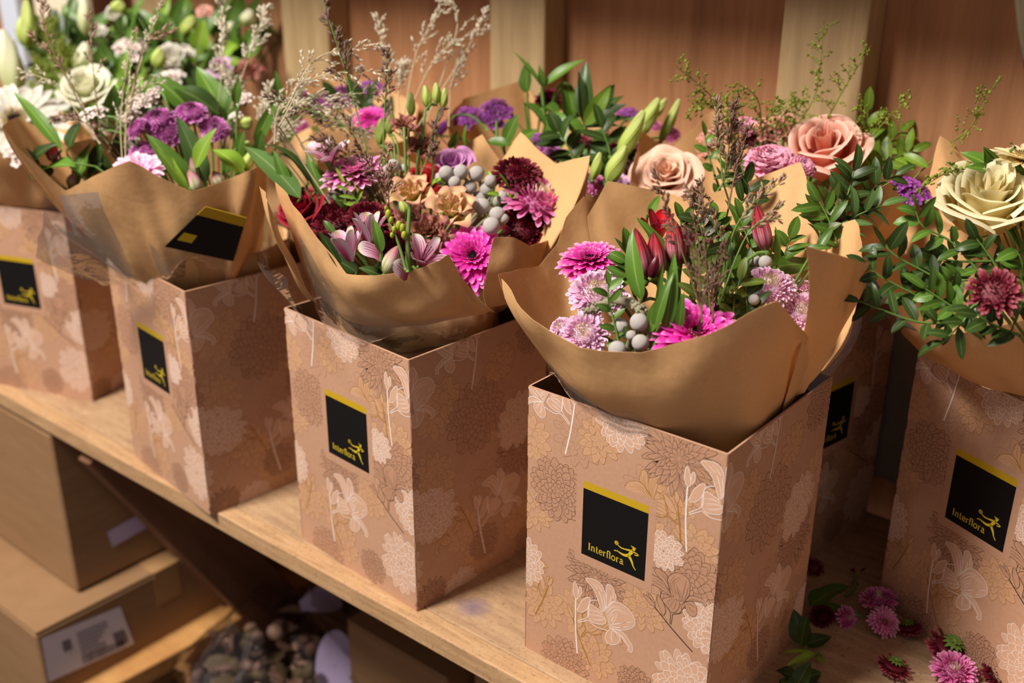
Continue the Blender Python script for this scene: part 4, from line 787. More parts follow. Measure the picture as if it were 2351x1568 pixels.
# a dark card tucked in the film of the purple bouquet
def card():
    P = [oncyl(x, y, C2, r, 'n') for x, y, r in ((472, 474, .158), (566, 500, .158), (536, 600, .124), (378, 566, .13))]; P = np.array(P); o0 = P.mean(0); e = empty('gift_card', 'black card with a gold band, slipped under clear film on purple bouquet', 'card', o0)
    def quad(u0, u1, v0, v1, nm, mt, off):
        g = lambda u, v: (P[0]*(1-u)+P[1]*u)*(1-v)+(P[3]*(1-u)+P[2]*u)*v-o0-FWD*off
        mb = MB(); mb.add([g(u0, v0), g(u0, v1), g(u1, v1), g(u1, v0)], [(0, 1, 2, 3)]); o = obj(nm, mb.mesh(nm, [mt], False), e); m = o.modifiers.new('t', 'SOLIDIFY'); m.thickness = .0006; m.offset = 0
    quad(0, 1, .2, 1, 'card_face', 'label_black', 0); quad(0, 1, 0, .2, 'gold_band', 'label_gold', 0); quad(.08, .3, .62, .8, 'gold_print', 'label_ink', .001)
card()
# ---------------------------------------------------------------- under the shelf
def carton(label, x1, y0, z0, z1, wx, dy, group='brown cartons under the shelf', tape=True):
    e = empty('cardboard_box', label, 'box', (x1-wx/2, y0+dy/2, z0), None, 1, group); h = z1-z0
    mb = MB(); mb.box((-wx/2, -dy/2, 0), (wx/2, dy/2, h-.004)); o = obj('body', mb.mesh('body', ['cardboard'], False), e); m = o.modifiers.new('edge', 'BEVEL'); m.width = .003
    for sg in (-1, 1):
        mb = MB(); mb.box((-wx/2+.001, -dy/2+.001 if sg < 0 else .0015, h-.0039), (wx/2-.001, -.0015 if sg < 0 else dy/2-.001, h)); obj('flap', mb.mesh('flap', ['cardboard'], False), e)
    if tape: mb = MB(); mb.box((-wx/2-.0004, -.022, h-.06), (wx/2+.0006, .022, h+.0006)); obj('tape', mb.mesh('tape', ['tape'], False), e)
    return e
a = carton('brown carton standing on a labelled carton close under the shelf edge', -1.36, 0.004, -.298, -.028, .62, .34)
b_ = carton('lower brown carton with a large white shipping label', -1.32, -.085, -.62, -.302, .7, .43)
def sticker(parent, name, pts, mat, lines=0):
    """paper sticker on the carton side that faces +X: pts are pixels"""
    x = parent.location[0]; half = max(v.co[0] for v in parent.children[0].data.vertices); X = x+half+.0012; P = np.array([onx(px, py, X) for px, py in pts]); o0 = np.array(parent.location)
    mb = MB(); mb.add(P-o0, [tuple(range(len(P)))]); o = obj(name, mb.mesh(name, [mat], False), parent)
    if lines:
        mb = MB(); c = P[:4]; g = lambda u, v: (c[0]*(1-u)+c[1]*u)*(1-v)+(c[3]*(1-u)+c[2]*u)*v+np.array([.0006, 0, 0])-o0
        for (u0, u1, v0, v1) in lines: mb.add([g(u0, v0), g(u1, v0), g(u1, v1), g(u0, v1)], [(0, 1, 2, 3)])
        obj('print', mb.mesh('print', ['sticker_ink'], False), o)
sticker(a, 'paper_tag', [(246, 1222), (316, 1182), (336, 1212), (258, 1256)], 'lavender_sticker')
rl = np.random.default_rng(5)
sticker(b_, 'shipping_label', [(94, 1466), (276, 1392), (308, 1478), (112, 1566)], 'white_sticker', [(.22, .32, .25, .5)]+[(.4, .62+.2*rl.random(), .2+.09*k, .24+.09*k) for k in range(7)]+[(.4+.03*k, .415+.03*k+.008*rl.random(), .78, .95) for k in range(17)]+[(.8, .95, .55, .9)])
carton('small brown carton deep under the shelf beside the clear bag', -.80, .22, -.62, -.30, .2, .2); carton('reddish brown carton below the blue smudge of the shelf', -.60, .24, -.62, -.24, .17, .2)
def beam(name, label, p, q, wx, wy, mat, cat='timber'):
    p, q = np.array(p), np.array(q); z = q-p; L = np.linalg.norm(z); c = (p+q)/2; e = MB(); e.box((-wx/2, -wy/2, -L/2), (wx/2, wy/2, L/2)); o = obj(name, e.mesh(name, [mat], False)); o.matrix_world = Matrix.Translation(c.tolist())@Matrix(frame(z, (0, 1, 0)).tolist()).to_4x4(); m = o.modifiers.new('edge', 'BEVEL'); m.width = .002; return tag(o, label, cat)
def brace_line(a, b):
    t = (-.0255-a[2])/(a[2]-b[2]); return a+(a-b)*t, b
beam('shelf_brace', 'dark diagonal timber brace under the shelf, its edge catching light', *brace_line(ony(330, 1165, .12), ony(545, 1400, .25)), .02, .03, 'dark_wood')
beam('shelf_support', 'second dark brace board right behind the diagonal brace', *brace_line(ony(430, 1195, .15), ony(640, 1410, .29)), .03, .09, 'dark_wood')
beam('lower_plank', 'lit wooden plank running back under the shelf beside the white label', onz(140, 1600, -.44), onz(760, 1275, -.44), .03, .105, 'plank_wood')
block('lower_shelf', (-2.4, .0, -.68), (.4, .49, -.6205), 'dark_wood', 'dark lower shelf below the bouquets', 'shelf')
block('unseen_shade_panel', (-.36, .03, -.75), (-.335, .49, -.024), 'dark_wood', 'unseen dark panel added under the shelf to block side light', 'panel')  # added out of view, keeps ambient light out of the space under the shelf
def bag():
    c = onz(640, 1500, -.40); e = empty('clear_bag', 'clear plastic bag of dried brown bits beneath the shelf', 'bag', (c[0], c[1], -.62)); o0 = np.array([c[0], c[1], -.62])
    rg = np.random.default_rng(4); mb = MB()
    for i in range(420):
        p = rg.normal(size=3)*[.085, .085, .05]; p[:2] *= min(1, .135/np.linalg.norm(p[:2])); p[2] = abs(p[2])*.9+.03+.12*rg.random(); q = rg.normal(size=3)
        if rg.random() < .5: mb.ball(p, rg.random(3)*.012+.005, 4, 6, int(rg.random()*3), axis=q)
        else: V, C = petal(.05, .022, .3, -.4, prof='lance', nu=5); mb.grid(V@frame(q).T+p, C, int(rg.random()*3))
    o = obj('dried_bits', mb.mesh('dried_bits', ['dark_bits', 'seed_tan', 'seed_brown']), e); o['kind'] = 'stuff'
    th = np.arange(40)*2*math.pi/40; rows = []
    for z, r in ((0, .13), (.04, .17), (.12, .18), (.2, .15), (.26, .10), (.3, .06)):
        rr = r*(1+.06*np.sin(th*7+z*30)+.05*np.sin(th*13+z*11)); rows.append(np.stack([rr*np.cos(th), rr*np.sin(th), np.full(40, z)+.008*np.sin(th*5)], 1))
    mb = MB(); mb.grid(np.array(rows), None, 0, True); obj('film', mb.mesh('film', ['cellophane']), e)
    P = onz(770, 1530, -.40)-o0; mb = MB(); m = frame(-FWD)
    rr = [(1-.25*k)*np.stack([.03*np.cos(th), .055*np.sin(th), 0*th-.004*k], 1) for k in (3.9, 0)]
    mb.grid(np.array([q@m.T+P for q in rr]), None, 0, True); obj('oval_sticker', mb.mesh('oval_sticker', ['lavender_sticker']), e)
    P = onz(690, 1392, -.36)-o0; mb = MB(); V, C = petal(.07, .05, .3, -.5, prof='wide', nu=7, nv=5); mb.grid(V@frame(camdir(.3, .5, .8)).T+P, C); obj('paper_scrap', mb.mesh('paper_scrap', ['lavender_sticker']), e)
bag()
# things at the far upper edges of the view
block('cream_panel', (float(ony(88, 40, .44)[0]), .435, .001), (float(ony(205, 40, .44)[0]), .45, .8), 'cream_paint', 'smooth cream panel standing behind the lily leaves', 'panel')
block('pale_blue_panel', (float(ony(8, 40, .44)[0]), .435, .001), (float(ony(46, 40, .44)[0]), .45, .8), 'pale_blue', 'pale blue-white panel at the far end behind the lilies', 'panel')
block('grey_board', (-.425, .505, .045), (-.30, .53, .30), 'grey_board', 'pale grey board standing in the shade behind the cream rose box', 'board')
def cloth():
    p = [atdepth(2333+6*math.sin(k), -60+k*42, .80) for k in range(6)]; mb = MB(); rows = []
    for i, (x, y) in enumerate([(2322, -1000), (2325, -700), (2326, -400), (2328, -120), (2331, 0), (2336, 70), (2344, 130), (2352, 175)]):
        rows.append([atdepth(x+j*26+(i*2), y+j*3, .80+.006*math.sin(j*2.1)) for j in range(6)])
    o0 = np.array(rows[4][2]); mb.grid(np.array(rows)-o0); e = obj('hanging_cloth', mb.mesh('hanging_cloth', ['burlap'])); e.location = o0; m = e.modifiers.new('t', 'SOLIDIFY'); m.thickness = .004; tag(e, 'dark olive rough cloth hanging from the upper shelf into the upper corner', 'cloth')
cloth()
# ---------------------------------------------------------------- light
def area(name, loc, target, size, power, col, sy=None):
    l = bpy.data.lights.new(name, 'AREA'); l.energy = power; l.size = size; l.color = col
    if sy: l.shape = 'RECTANGLE'; l.size_y = sy
    o = bpy.data.objects.new(name, l); COL.objects.link(o); o.location = loc; o.rotation_euler = (Vector(target)-Vector(loc)).to_track_quat('-Z', 'Y').to_euler(); return o
area('ceiling_lamp', (-1.35, -1.5, 2.75), (-.75, .2, .3), .68, KEY, (1, .94, .85))
wd = bpy.data.worlds.new('room_light'); SC.world = wd; wd.use_nodes = True; bg = wd.node_tree.nodes['Background']; bg.inputs[0].default_value = (1.0, .86, .82, 1); bg.inputs[1].default_value = AMB
vs = SC.view_settings; vs.view_transform = 'Standard'; vs.look = 'None'; vs.gamma = 1; vs.use_curve_mapping = False; vs.exposure = 0
SC.cycles.max_bounces = 7; SC.cycles.diffuse_bounces = 3; SC.cycles.glossy_bounces = 2; SC.cycles.transmission_bounces = 3; SC.cycles.transparent_max_bounces = 10; SC.cycles.caustics_reflective = False; SC.cycles.caustics_refractive = False; SC.cycles.sample_clamp_indirect = 6
# ---------------------------------------------------------------- bouquets: flower heads first, then greens and grasses
B4 = Bouquet(C4, .385, 3.2, (C4[0], C4[1], .25), 'red'); B3 = Bouquet((C3[0]+.008, C3[1]+.008), .395, 3.0, (C3[0], C3[1], .25), 'silver'); B2 = Bouquet(C2, .415, 2.6, (C2[0], C2[1], .25), 'purple')
B1 = Bouquet(C1_, .385, 2.5, (C1_[0], C1_[1], .25), 'white'); B5 = Bouquet((-.22, .37), .395, 2.6, (C5[0], C5[1], .25), 'cream'); BD_ = Bouquet(CD, .425, 2.2, (CD[0], CD[1], .25), 'peach')
BC = Bouquet(CC, .435, 2.0, (CC[0], CC[1], .25), 'leaf'); BB = Bouquet(CB, .41, 2.0, (CB[0], CB[1], .25), 'back'); BA = Bouquet((-1.46, .37), .47, 1.5, (CA[0], CA[1], .25), 'lily')
G = 'flowers of the red alstroemeria bouquet'
# ---- nearest bouquet (closed red alstroemeria)
flower(B4, 'gerb_magenta', 1357, 606, 84, 'magenta gerbera beside the tall paper flap of the red alstroemeria bouquet', (-.12, .80, .62), group=G)
flower(B4, 'gerb_hot', 1598, 776, 114, 'hot magenta gerbera half sunk behind the front rim of the nearest wrap', (.0, .66, .75), group=G, dd=.014)
flower(B4, 'mum_pale', 1372, 676, 70, 'pale pink chrysanthemum tucked right under the magenta gerbera with the tall flap', (-.1, .55, .8), group=G, dz=-.006)
flower(B4, 'mum_pale', 1343, 768, 58, 'pale pink chrysanthemum behind the rim, beside two large silver balls', (-.2, .45, .85), group=G)
flower(B4, 'mum_pale', 1287, 752, 28, 'small pale pink chrysanthemum at the lowest corner of the nearest wrap', (-.5, .5, .7), group=G)
flower(B4, 'mum_pale', 1766, 660, 64, 'pale pink chrysanthemum below four small silver balls, above the rim peak', (.05, .7, .7), group=G, dd=-.014)
flower(B4, 'mum_pale', 1842, 716, 50, 'pale pink chrysanthemum squeezed against the upright flap of nearest wrap', (-.1, .35, .9), group=G, dd=-.006)
flower(B4, 'mum_pale', 1838, 656, 30, 'small pale pink chrysanthemum peeking out behind the upright paper flap', (.2, .8, .5), group=G, dd=.02)
upright(B4, 'bud_red', (1480, 645), (1458, 522), 54, 'closed red alstroemeria bud leaning beside a broad upright leaf', G)
upright(B4, 'bud_red', (1512, 640), (1500, 530), 50, 'closed dark red alstroemeria bud behind the leaning one', G, dd=.012)
upright(B4, 'bud_dark', (1494, 640), (1509, 584), 26, 'small brown alstroemeria bud below the closed red buds', G, dd=-.008)
upright(B4, 'bud_red', (1553, 612), (1545, 500), 54, 'streaked red alstroemeria bud standing in the middle of the nearest bouquet', G)
upright(B4, 'bud_red', (1588, 610), (1583, 492), 50, 'red alstroemeria bud behind the brown grass seeds', G, dd=.01)
upright(B4, 'bud_red', (1617, 600), (1622, 520), 40, 'dark red alstroemeria bud half covered by brown seeds', G, dd=.016)
flower(B4, 'alstro_redopen', 1507, 556, 44, 'open bright red alstroemeria flower with a dark throat', (.0, .75, .66), group=G, dd=.02)
upright(B4, 'bud_red', (1760, 578), (1735, 468), 46, 'closed red alstroemeria bud leaning alone in front of a pale paper flap', G)
flower(B4, 'pod', 1690, 586, 22, 'dark maroon seed pod nearest to the four small silver balls', (.2, .5, .8), group='dark pods')
flower(B4, 'pod', 1702, 556, 17, 'dark maroon pod above the lowest pod', (.0, .8, .6), group='dark pods', dd=.01)
flower(B4, 'pod', 1660, 520, 21, 'dark maroon pod high behind the brown grass', (-.2, .8, .6), group='dark pods', dd=.02)
upright(B4, 'bud_dark', (1478, 690), (1474, 652), 24, 'withered brown floret hanging under the leaning red bud', G, dd=-.01)
brunia(B4, 'sprig of large silver brunia balls behind the front rim of the nearest wrap', [(1423, 750, 21), (1467, 740, 22), (1470, 787, 20), (1417, 803, 21), (1449, 770, 12)], 'silver ball sprigs')
brunia(B4, 'sprig of four small silver balls near the upright flap of nearest wrap', [(1734, 598, 13), (1757, 602, 16), (1733, 627, 16), (1769, 632, 15), (1731, 688, 13)], 'silver ball sprigs')
def arch():
    P = smooth_curve([B4.at(x, y, .012) for x, y in ((1345, 716), (1378, 700), (1410, 690), (1450, 696), (1476, 722))]+[B4.at(1485, 760, -.02)], 26); e = empty('brunia_twig', 'grey arching twig curling over two large silver balls', 'twig', P[0], None, 1); mb = MB(); mb.tube(P-P[0], np.concatenate([np.linspace(.0028, .0042, 16), np.linspace(.004, .0012, 10)]), 8); obj('stem', mb.mesh('stem', ['brunia_stem']), e)
    sd = MB()
    for i in range(120): j = RNG.integers(0, 20); o = RNG.normal(size=3); o /= np.linalg.norm(o); sd.ball(P[j]-P[0]+o*.0042, .0017, 3, 5)
    obj('scales', sd.mesh('scales', ['brunia_stem']), e)
arch()
GL = 'leaves of the nearest bouquet'
leafy(B4, 'alstroemeria_leaf', 'broad dark leaf curving up beside the leaning red alstroemeria bud', [((1474, 690), (1452, 528), 42, .0, .45, (-.5, .2, .85))], 'leaf_mid', GL, dd=-.012)
leafy(B4, 'alstroemeria_leaf', 'long leaf slanting up in front of the open red alstroemeria', [((1538, 606), (1461, 500), 34, .0, .25, (.3, .5, .8))], 'leaf_mid', GL, dd=-.004)
leafy(B4, 'alstroemeria_leaf', 'pointed leaf tip above the open red alstroemeria flower', [((1488, 494), (1515, 448), 20, .01, .1)], 'leaf_mid', GL, dd=.03)
leafy(B4, 'alstroemeria_leaf', 'narrow leaf between the magenta gerbera and broad dark leaf', [((1440, 582), (1411, 546), 11, .0, .3)], 'leaf_dark', GL)
leafy(B4, 'alstroemeria_leaf', 'large leaf behind the lone leaning red bud', [((1752, 596), (1666, 461), 46, .02, .2, (.2, .5, .85))], 'leaf_mid', GL, dd=.012)
leafy(B4, 'alstroemeria_leaf', 'pair of twisted leaves standing beside the lone leaning red bud', [((1782, 606), (1780, 520), 16, .0, .4), ((1766, 588), (1772, 545), 12)], 'leaf_mid', GL)
leafy(B4, 'alstroemeria_leaf', 'wide ribbed leaf lying over the small silver balls', [((1745, 620), (1880, 606), 74, .03, .15, (.1, .75, .65))], 'leaf_mid', GL, dd=.01, fold=-.1)
leafy(B4, 'alstroemeria_leaf', 'small green leaf poking out above the upright paper flap', [((1878, 574), (1914, 520), 24, .0, .2), ((1850, 572), (1908, 570), 18)], 'leaf_mid', GL, dd=.03)
leafy(B4, 'alstroemeria_leaf', 'clump of folded leaves in the heart of the nearest bouquet', [((1524, 770), (1548, 580), 34, .0, .25), ((1500, 770), (1546, 622), 26, -.005, .4), ((1540, 765), (1558, 660), 44, .0, .2), ((1506, 775), (1524, 600), 18, .0, -.3), ((1488, 765), (1506, 690), 30, .0, .3), ((1560, 760), (1570, 672), 24)], 'leaf_mid', GL, dd=.004)
for pts, n_, lab in (([(1602, 760), (1608, 690), (1598, 610)], 9, 'olive leafy sprig rising from the hot magenta gerbera'), ([(1640, 770), (1646, 700), (1640, 630)], 9, 'olive leafy sprig in front of the brown grass'), ([(1690, 775), (1684, 700), (1700, 640)], 9, 'olive leafy sprig beside the lowest small silver ball'), ([(1668, 760), (1665, 700), (1672, 610)], 8, 'olive leafy sprig under the dark pods'), ([(1722, 770), (1716, 720), (1712, 660)], 7, 'olive leafy sprig beneath the pale pink chrysanthemum')):
    sprig(B4, 'boxwood_sprig', lab, pts, n_, 62, 24, 'leaf_olive' if n_ > 8 else 'leaf_dark', 'olive sprigs of the nearest bouquet', dz=-.008, spread=.75, dd=.022)
sprig(B4, 'pistacia_sprig', 'dark oval-leaved sprig between the pale chrysanthemums and silver balls', [(1428, 815), (1412, 750), (1398, 690), (1396, 650)], 9, 40, 18, 'leaf_mid', dd=.006)
sprig(B4, 'boxwood_sprig', 'dark sprig low between two large silver balls and hot gerbera', [(1455, 830), (1447, 790), (1440, 770)], 6, 30, 14, 'leaf_dark', 'olive sprigs of the nearest bouquet', dz=-.01)
sprig(B4, 'boxwood_sprig', 'dark leafy filler sprig deep behind the red buds', [(1600, 640), (1615, 560), (1600, 488)], 10, 50, 26, 'leaf_dark', 'olive sprigs of the nearest bouquet', dd=.03)
sprig(B4, 'boxwood_sprig', 'dark leafy filler sprig behind the dark pods', [(1690, 650), (1650, 560), (1640, 490)], 11, 48, 24, 'leaf_mid', 'olive sprigs of the nearest bouquet', dd=.03)
for pts, lab in (([(1745, 640), (1720, 560), (1700, 500)], 'green filler sprig behind the small silver balls'), ([(1720, 640), (1690, 600), (1668, 560)], 'green filler sprig between brown grass and dark pods'), ([(1790, 650), (1800, 590), (1815, 545)], 'green filler sprig behind the wide ribbed leaf'), ([(1560, 640), (1570, 560), (1560, 500)], 'green filler sprig behind the standing red bud'), ([(1450, 660), (1440, 620), (1436, 580)], 'green filler sprig under the magenta gerbera')):
    sprig(B4, 'boxwood_sprig', lab, pts, 9, 50, 24, 'leaf_mid', 'olive sprigs of the nearest bouquet', dd=.03, spread=.8)
GG = 'brown grass plumes of the nearest bouquet'; BR = ('stem_brown', 'seed_brown')
grass(B4, 'brown grass plume standing blurred in front of the red buds', [(1612, 740), (1606, 640), (1585, 520)], 16, 62, 7.5, BR, GG, dd=-.05, start=.15, dens=9)
grass(B4, 'brown grass plume leaning over the magenta gerbera side', [(1612, 720), (1560, 560), (1500, 385)], 6, 50, 8, BR, GG, dd=-.03, start=.45, dens=10)
grass(B4, 'thin brown grass plume rising straight above the red buds', [(1632, 720), (1618, 560), (1612, 400)], 6, 60, 7.5, BR, GG, start=.4, dens=9)
grass(B4, 'tan grass plume arching to the pale paper flap', [(1660, 690), (1690, 520), (1806, 404)], 7, 60, 9, ('stem_green', 'seed_tan'), GG, start=.45, dens=9)
grass(B4, 'tan grass plume bent over the lone leaning red bud', [(1650, 700), (1715, 540), (1798, 472)], 5, 60, 9, ('stem_green', 'seed_tan'), GG, start=.5, dens=9)
grass(B4, 'short brown grass plume just above the olive sprigs', [(1636, 740), (1640, 660), (1668, 560)], 12, 60, 7, BR, GG, start=.2, dens=8)
grass(B4, 'dark grass plume crossing the peach rose behind', [(1640, 690), (1596, 520), (1590, 440)], 8, 80, 8, BR, GG, start=.3, dens=9, spreadout=.9)
grass(B4, 'tan grass plume with drooping tips beside the open red alstroemeria', [(1650, 700), (1660, 560), (1585, 438)], 6, 46, 9, ('stem_green', 'seed_tan'), GG, start=.5, dens=10)
# ---- silver-ball bouquet
G = 'flowers of the silver-ball bouquet'
flower(B3, 'rose_red', 690, 478, 66, 'dark red rose behind the sharp paper tip', (-.3, .55, .78), group=G, dd=.012)
flower(B3, 'rose_bright', 965, 418, 62, 'bright red rose behind the tan lisianthus', (-.1, .6, .8), group=G, dd=.025)
flower(B3, 'mum_burg', 775, 508, 66, 'burgundy chrysanthemum beside the dark red rose', (-.25, .6, .75), group=G, dd=.01)
flower(B3, 'mum_burg', 850, 505, 58, 'burgundy chrysanthemum behind the open pink alstroemeria', (.05, .7, .7), group=G, dd=.014)
flower(B3, 'mum_burg', 745, 560, 36, 'small burgundy chrysanthemum low by the paper edge', (-.4, .4, .8), group=G, dd=.01)
flower(B3, 'mum_burg', 905, 565, 44, 'burgundy chrysanthemum low between alstroemeria and lisianthus', (0, .5, .85), group=G, dd=.02)
flower(B3, 'mum_burg', 1187, 402, 58, 'burgundy chrysanthemum at the back beside the silver balls', (.1, .72, .68), group=G, dd=.012)
flower(B3, 'mum_burg', 1208, 520, 62, 'burgundy chrysanthemum under the bright pink many-petalled one', (.05, .5, .85), group=G)
flower(B3, 'mum_burg', 1250, 545, 40, 'burgundy chrysanthemum at the paper edge beneath the bright pink one', (.3, .5, .8), group=G)
flower(B3, 'mum_pink', 1240, 462, 82, 'bright pink many-petalled chrysanthemum leaning over paper toward nearest wrap', (.2, .74, .62), group=G, dd=-.006)
flower(B3, 'gerb_hot', 1086, 596, 92, 'magenta gerbera with a dark center facing out of the paper notch', (-.02, .42, .9), group=G, dd=.028)
flower(B3, 'gerb_pink', 818, 405, 88, 'rose pink gerbera at the back of the silver-ball bouquet', (-.1, .85, .5), group=G, dd=.01)
flower(B3, 'lis_lilac', 850, 440, 46, 'pale pink ruffled flower below the rose pink gerbera', (0, .6, .8), group=G, dd=.02)
flower(B3, 'rose_lilac', 1040, 372, 56, 'lilac rose behind the uppermost silver balls', (-.1, .6, .78), group=G, dd=.02)
flower(B3, 'lis_tan', 942, 438, 66, 'tan ruffled lisianthus highest of the open pair', (-.1, .62, .78), group=G, dd=-.03)
flower(B3, 'lis_tan', 1038, 474, 68, 'tan ruffled lisianthus touching the silver balls', (.05, .55, .83), group=G, dd=-.02)
flower(B3, 'lis_dusty', 985, 530, 60, 'dusky brown-pink lisianthus under the tan pair', (.1, .3, .9), group=G, dd=.008)
flower(B3, 'lis_dusty', 940, 495, 42, 'dusky lisianthus half hidden between the tan pair and green buds', (-.2, .4, .85), group=G, dd=.015)
flower(B3, 'lis_dusty', 925, 285, 38, 'faded tan lisianthus held high above the silver-ball bouquet', (-.1, .5, .8), group=G, dd=.02)
flower(B3, 'lis_dusty', 968, 335, 40, 'faded tan lisianthus on a bent stalk above the bright red rose', (.05, .4, .85), group=G, dd=.02)
flower(B3, 'lis_lilac', 726, 505, 40, 'pale pink petal flower behind the sharp paper tip', (-.4, .4, .8), group=G, dd=.02)
flower(B3, 'lis_lilac', 775, 455, 36, 'pale pink flower between the dark red rose and burgundy chrysanthemum', (-.1, .6, .8), group=G, dd=.03)
for ba, ti, w_, lab in (((944, 268), (943, 212), 22, 'lime lisianthus bud on a straight stalk'), ((984, 250), (975, 196), 24, 'lime lisianthus bud in the high cluster, next to stalk bud'), ((1003, 240), (1001, 190), 22, 'tallest lime lisianthus bud of the high cluster'), ((1016, 250), (1022, 202), 20, 'lime lisianthus bud at the edge of the high cluster'), ((872, 335), (876, 272), 28, 'lime lisianthus bud among brown grass'), ((893, 310), (900, 258), 26, 'lime bud behind the faded tan lisianthus'), ((898, 308), (884, 285), 14, 'small green bud on a bent stalk'), ((884, 385), (886, 335), 16, 'narrow green bud low on the straight stalk')):
    upright(B3, 'bud_lime' if w_ > 20 else 'bud_lis', ba, ti, w_, lab, 'lime buds above the silver-ball bouquet', dd=.06, sr=.0011)
upright(B3, 'bud_lis', (938, 492), (918, 462), 24, 'pale green bud in front of the highest tan lisianthus', G, dd=-.02)
def stalk(b, lab, pts, r=.0022, mat='stem_green', buds=(), dd=0, nm='flower_stalk', bm='bud_yellow'):
    p0 = b.at(*pts[0])+ray(*pts[0])*dd; d0 = depth(p0); P = smooth_curve([atdepth(x, y, d0) for x, y in pts], 16); e = empty(nm, lab, 'stalk', P[0]); mb = MB(); mb.tube(P-P[0], np.linspace(r, r*.7, 16), 7); obj('stem', mb.mesh('stem', [mat]), e)
    for x, y, rr in buds:
        m = MB(); q = atdepth(x, y, d0-.002)-P[0]; sc = d0/F; m.ball(q, (rr*sc, rr*sc, rr*sc*1.5), 6, 8); obj('bud', m.mesh('bud', [bm]), e)
stalk(B3, 'thick green stalk of the highest tan lisianthus', [(938, 625), (936, 560), (941, 470)], .0026, dd=-.012)
stalk(B3, 'green stalk carrying knobbly yellow-green buds', [(932, 620), (915, 560), (890, 500)], .0016, buds=((892, 492, 8), (898, 505, 6), (905, 527, 6), (916, 518, 8), (924, 524, 8), (886, 478, 4), (928, 540, 7), (900, 540, 5)), dd=-.022)
flower(B3, 'alstro_pink', 808, 612, 50, 'open pink alstroemeria trumpet nearest the paper rim', (-.18, .93, .28), roll=2.2, group=G, dd=.002)
flower(B3, 'alstro_pink', 846, 572, 48, 'open pink and white alstroemeria trumpet behind the nearest pink one', (.02, .96, .25), roll=.5, group=G, dd=-.004)
flower(B3, 'alstro_wide', 962, 612, 44, 'white and pink alstroemeria with dark streaks low behind the rim', (.45, .7, .5), roll=1.2, group=G, dd=.012)
upright(B3, 'bud_pink', (884, 632), (916, 562), 46, 'striped greenish white alstroemeria bud above the paper rim', G, dd=.0)
leafy(B3, 'fallen_petal', 'single pale pink petal turned outward beside the striped alstroemeria bud', [((882, 598), (822, 572), 50, -.015, .35, (-.2, .6, .8), 'alstro_pink')], 'alstro_pink', None, 'flower', 'spoon', dd=-.006, stem=False)
leafy(B3, 'alstroemeria_petal', 'pale pink alstroemeria petal curling over the middle of the rim', [((935, 640), (902, 606), 46, -.01, .3, (-.1, .6, .8), 'alstro_pink')], 'alstro_pink', None, 'flower', 'spoon', dd=-.006, stem=False)
flower(B3, 'alstro_wide', 760, 380, 40, 'white alstroemeria with pink petals at the back by the strap leaves', (-.2, .8, .5), group=G, dd=.02)
brunia(B3, 'large cluster of silver brunia balls beside the tan lisianthus', [(1024, 397, 17), (1058, 395, 18), (1094, 399, 19), (1014, 410, 16), (1044, 419, 15), (1079, 430, 17), (1126, 416, 15), (1119, 433, 19), (1102, 454, 17), (1107, 474, 20), (1141, 461, 18), (1153, 452, 14), (1141, 494, 20), (1128, 519, 21), (1156, 502, 12), (1092, 470, 13)], 'silver ball sprigs', dz=.004)
brunia(B3, 'two grey brunia balls far back under the lilac rose', [(903, 381, 16), (888, 390, 10), (928, 386, 10)], 'silver ball sprigs', dz=-.005)
GL = 'leaves of the silver-ball bouquet'
leafy(B3, 'alstroemeria_leaf', 'broad strap leaf reaching out over the purple bouquet', [((690, 456), (560, 336), 58, .03, .3, (.1, .7, .7))], 'leaf_blue', GL, dd=.012, fold=-.12)
leafy(B3, 'alstroemeria_leaf', 'dark arching strap leaf behind the broad one', [((708, 420), (596, 334), 26, .01, .75, (.3, .8, .5)), ((725, 440), (640, 352), 30, .0, .6, (.3, .8, .5))], 'leaf_dark', GL, dd=.02)
leafy(B3, 'alstroemeria_leaf', 'narrow upright leaves behind the dark red rose', [((668, 440), (628, 346), 28, .0, .25), ((742, 450), (705, 345), 30, .0, .3, (-.3, .6, .7)), ((750, 420), (722, 380), 14)], 'leaf_mid', GL, dd=.025)
leafy(B3, 'alstroemeria_leaf', 'curved leaf in front of the burgundy chrysanthemum', [((876, 580), (856, 500), 26, -.004, .35)], 'leaf_mid', GL, dd=-.02)
leafy(B3, 'alstroemeria_leaf', 'small leaf tip behind the nearest pink alstroemeria', [((768, 535), (742, 506), 18, .0, .2)], 'leaf_mid', GL, dd=-.012)
leafy(B3, 'alstroemeria_leaf', 'dark leaves low behind the rim under the pink alstroemeria', [((785, 620), (728, 530), 34, .0, .2), ((820, 625), (745, 580), 36, .0, .1), ((880, 635), (825, 615), 26), ((860, 640), (880, 600), 30)], 'leaf_dark', GL, dd=-.004)
sprig(B3, 'ruscus_sprig', 'narrow-leaved green sprig between rose pink gerbera and burgundy chrysanthemums', [(800, 490), (790, 450), (764, 395)], 9, 44, 12, 'leaf_mid', GL, dd=-.008, spread=.5)
sprig(B3, 'ruscus_sprig', 'green sprig beside the rose pink gerbera', [(830, 480), (812, 450), (790, 418)], 7, 40, 13, 'leaf_light', GL, dd=-.01, spread=.6)
leafy(B3, 'lisianthus_leaf', 'small oval leaves among the silver balls', [((1130, 436), (1122, 392), 16, .0, .1), ((1152, 450), (1118, 445), 14), ((1165, 462), (1190, 446), 20), ((1160, 520), (1168, 498), 14), ((1170, 440), (1146, 398), 8)], 'leaf_light', GL, 'foliage', 'oval', dd=-.012)
leafy(B3, 'lisianthus_leaf', 'lime leaf scrap between the two tan lisianthus', [((990, 425), (1012, 412), 16), ((1020, 420), (1000, 416), 14)], 'leaf_light', GL, 'foliage', 'oval', dd=-.016)
GG = 'silvery and brown grasses above the silver-ball bouquet'
SV = ('straw', 'straw_silver')
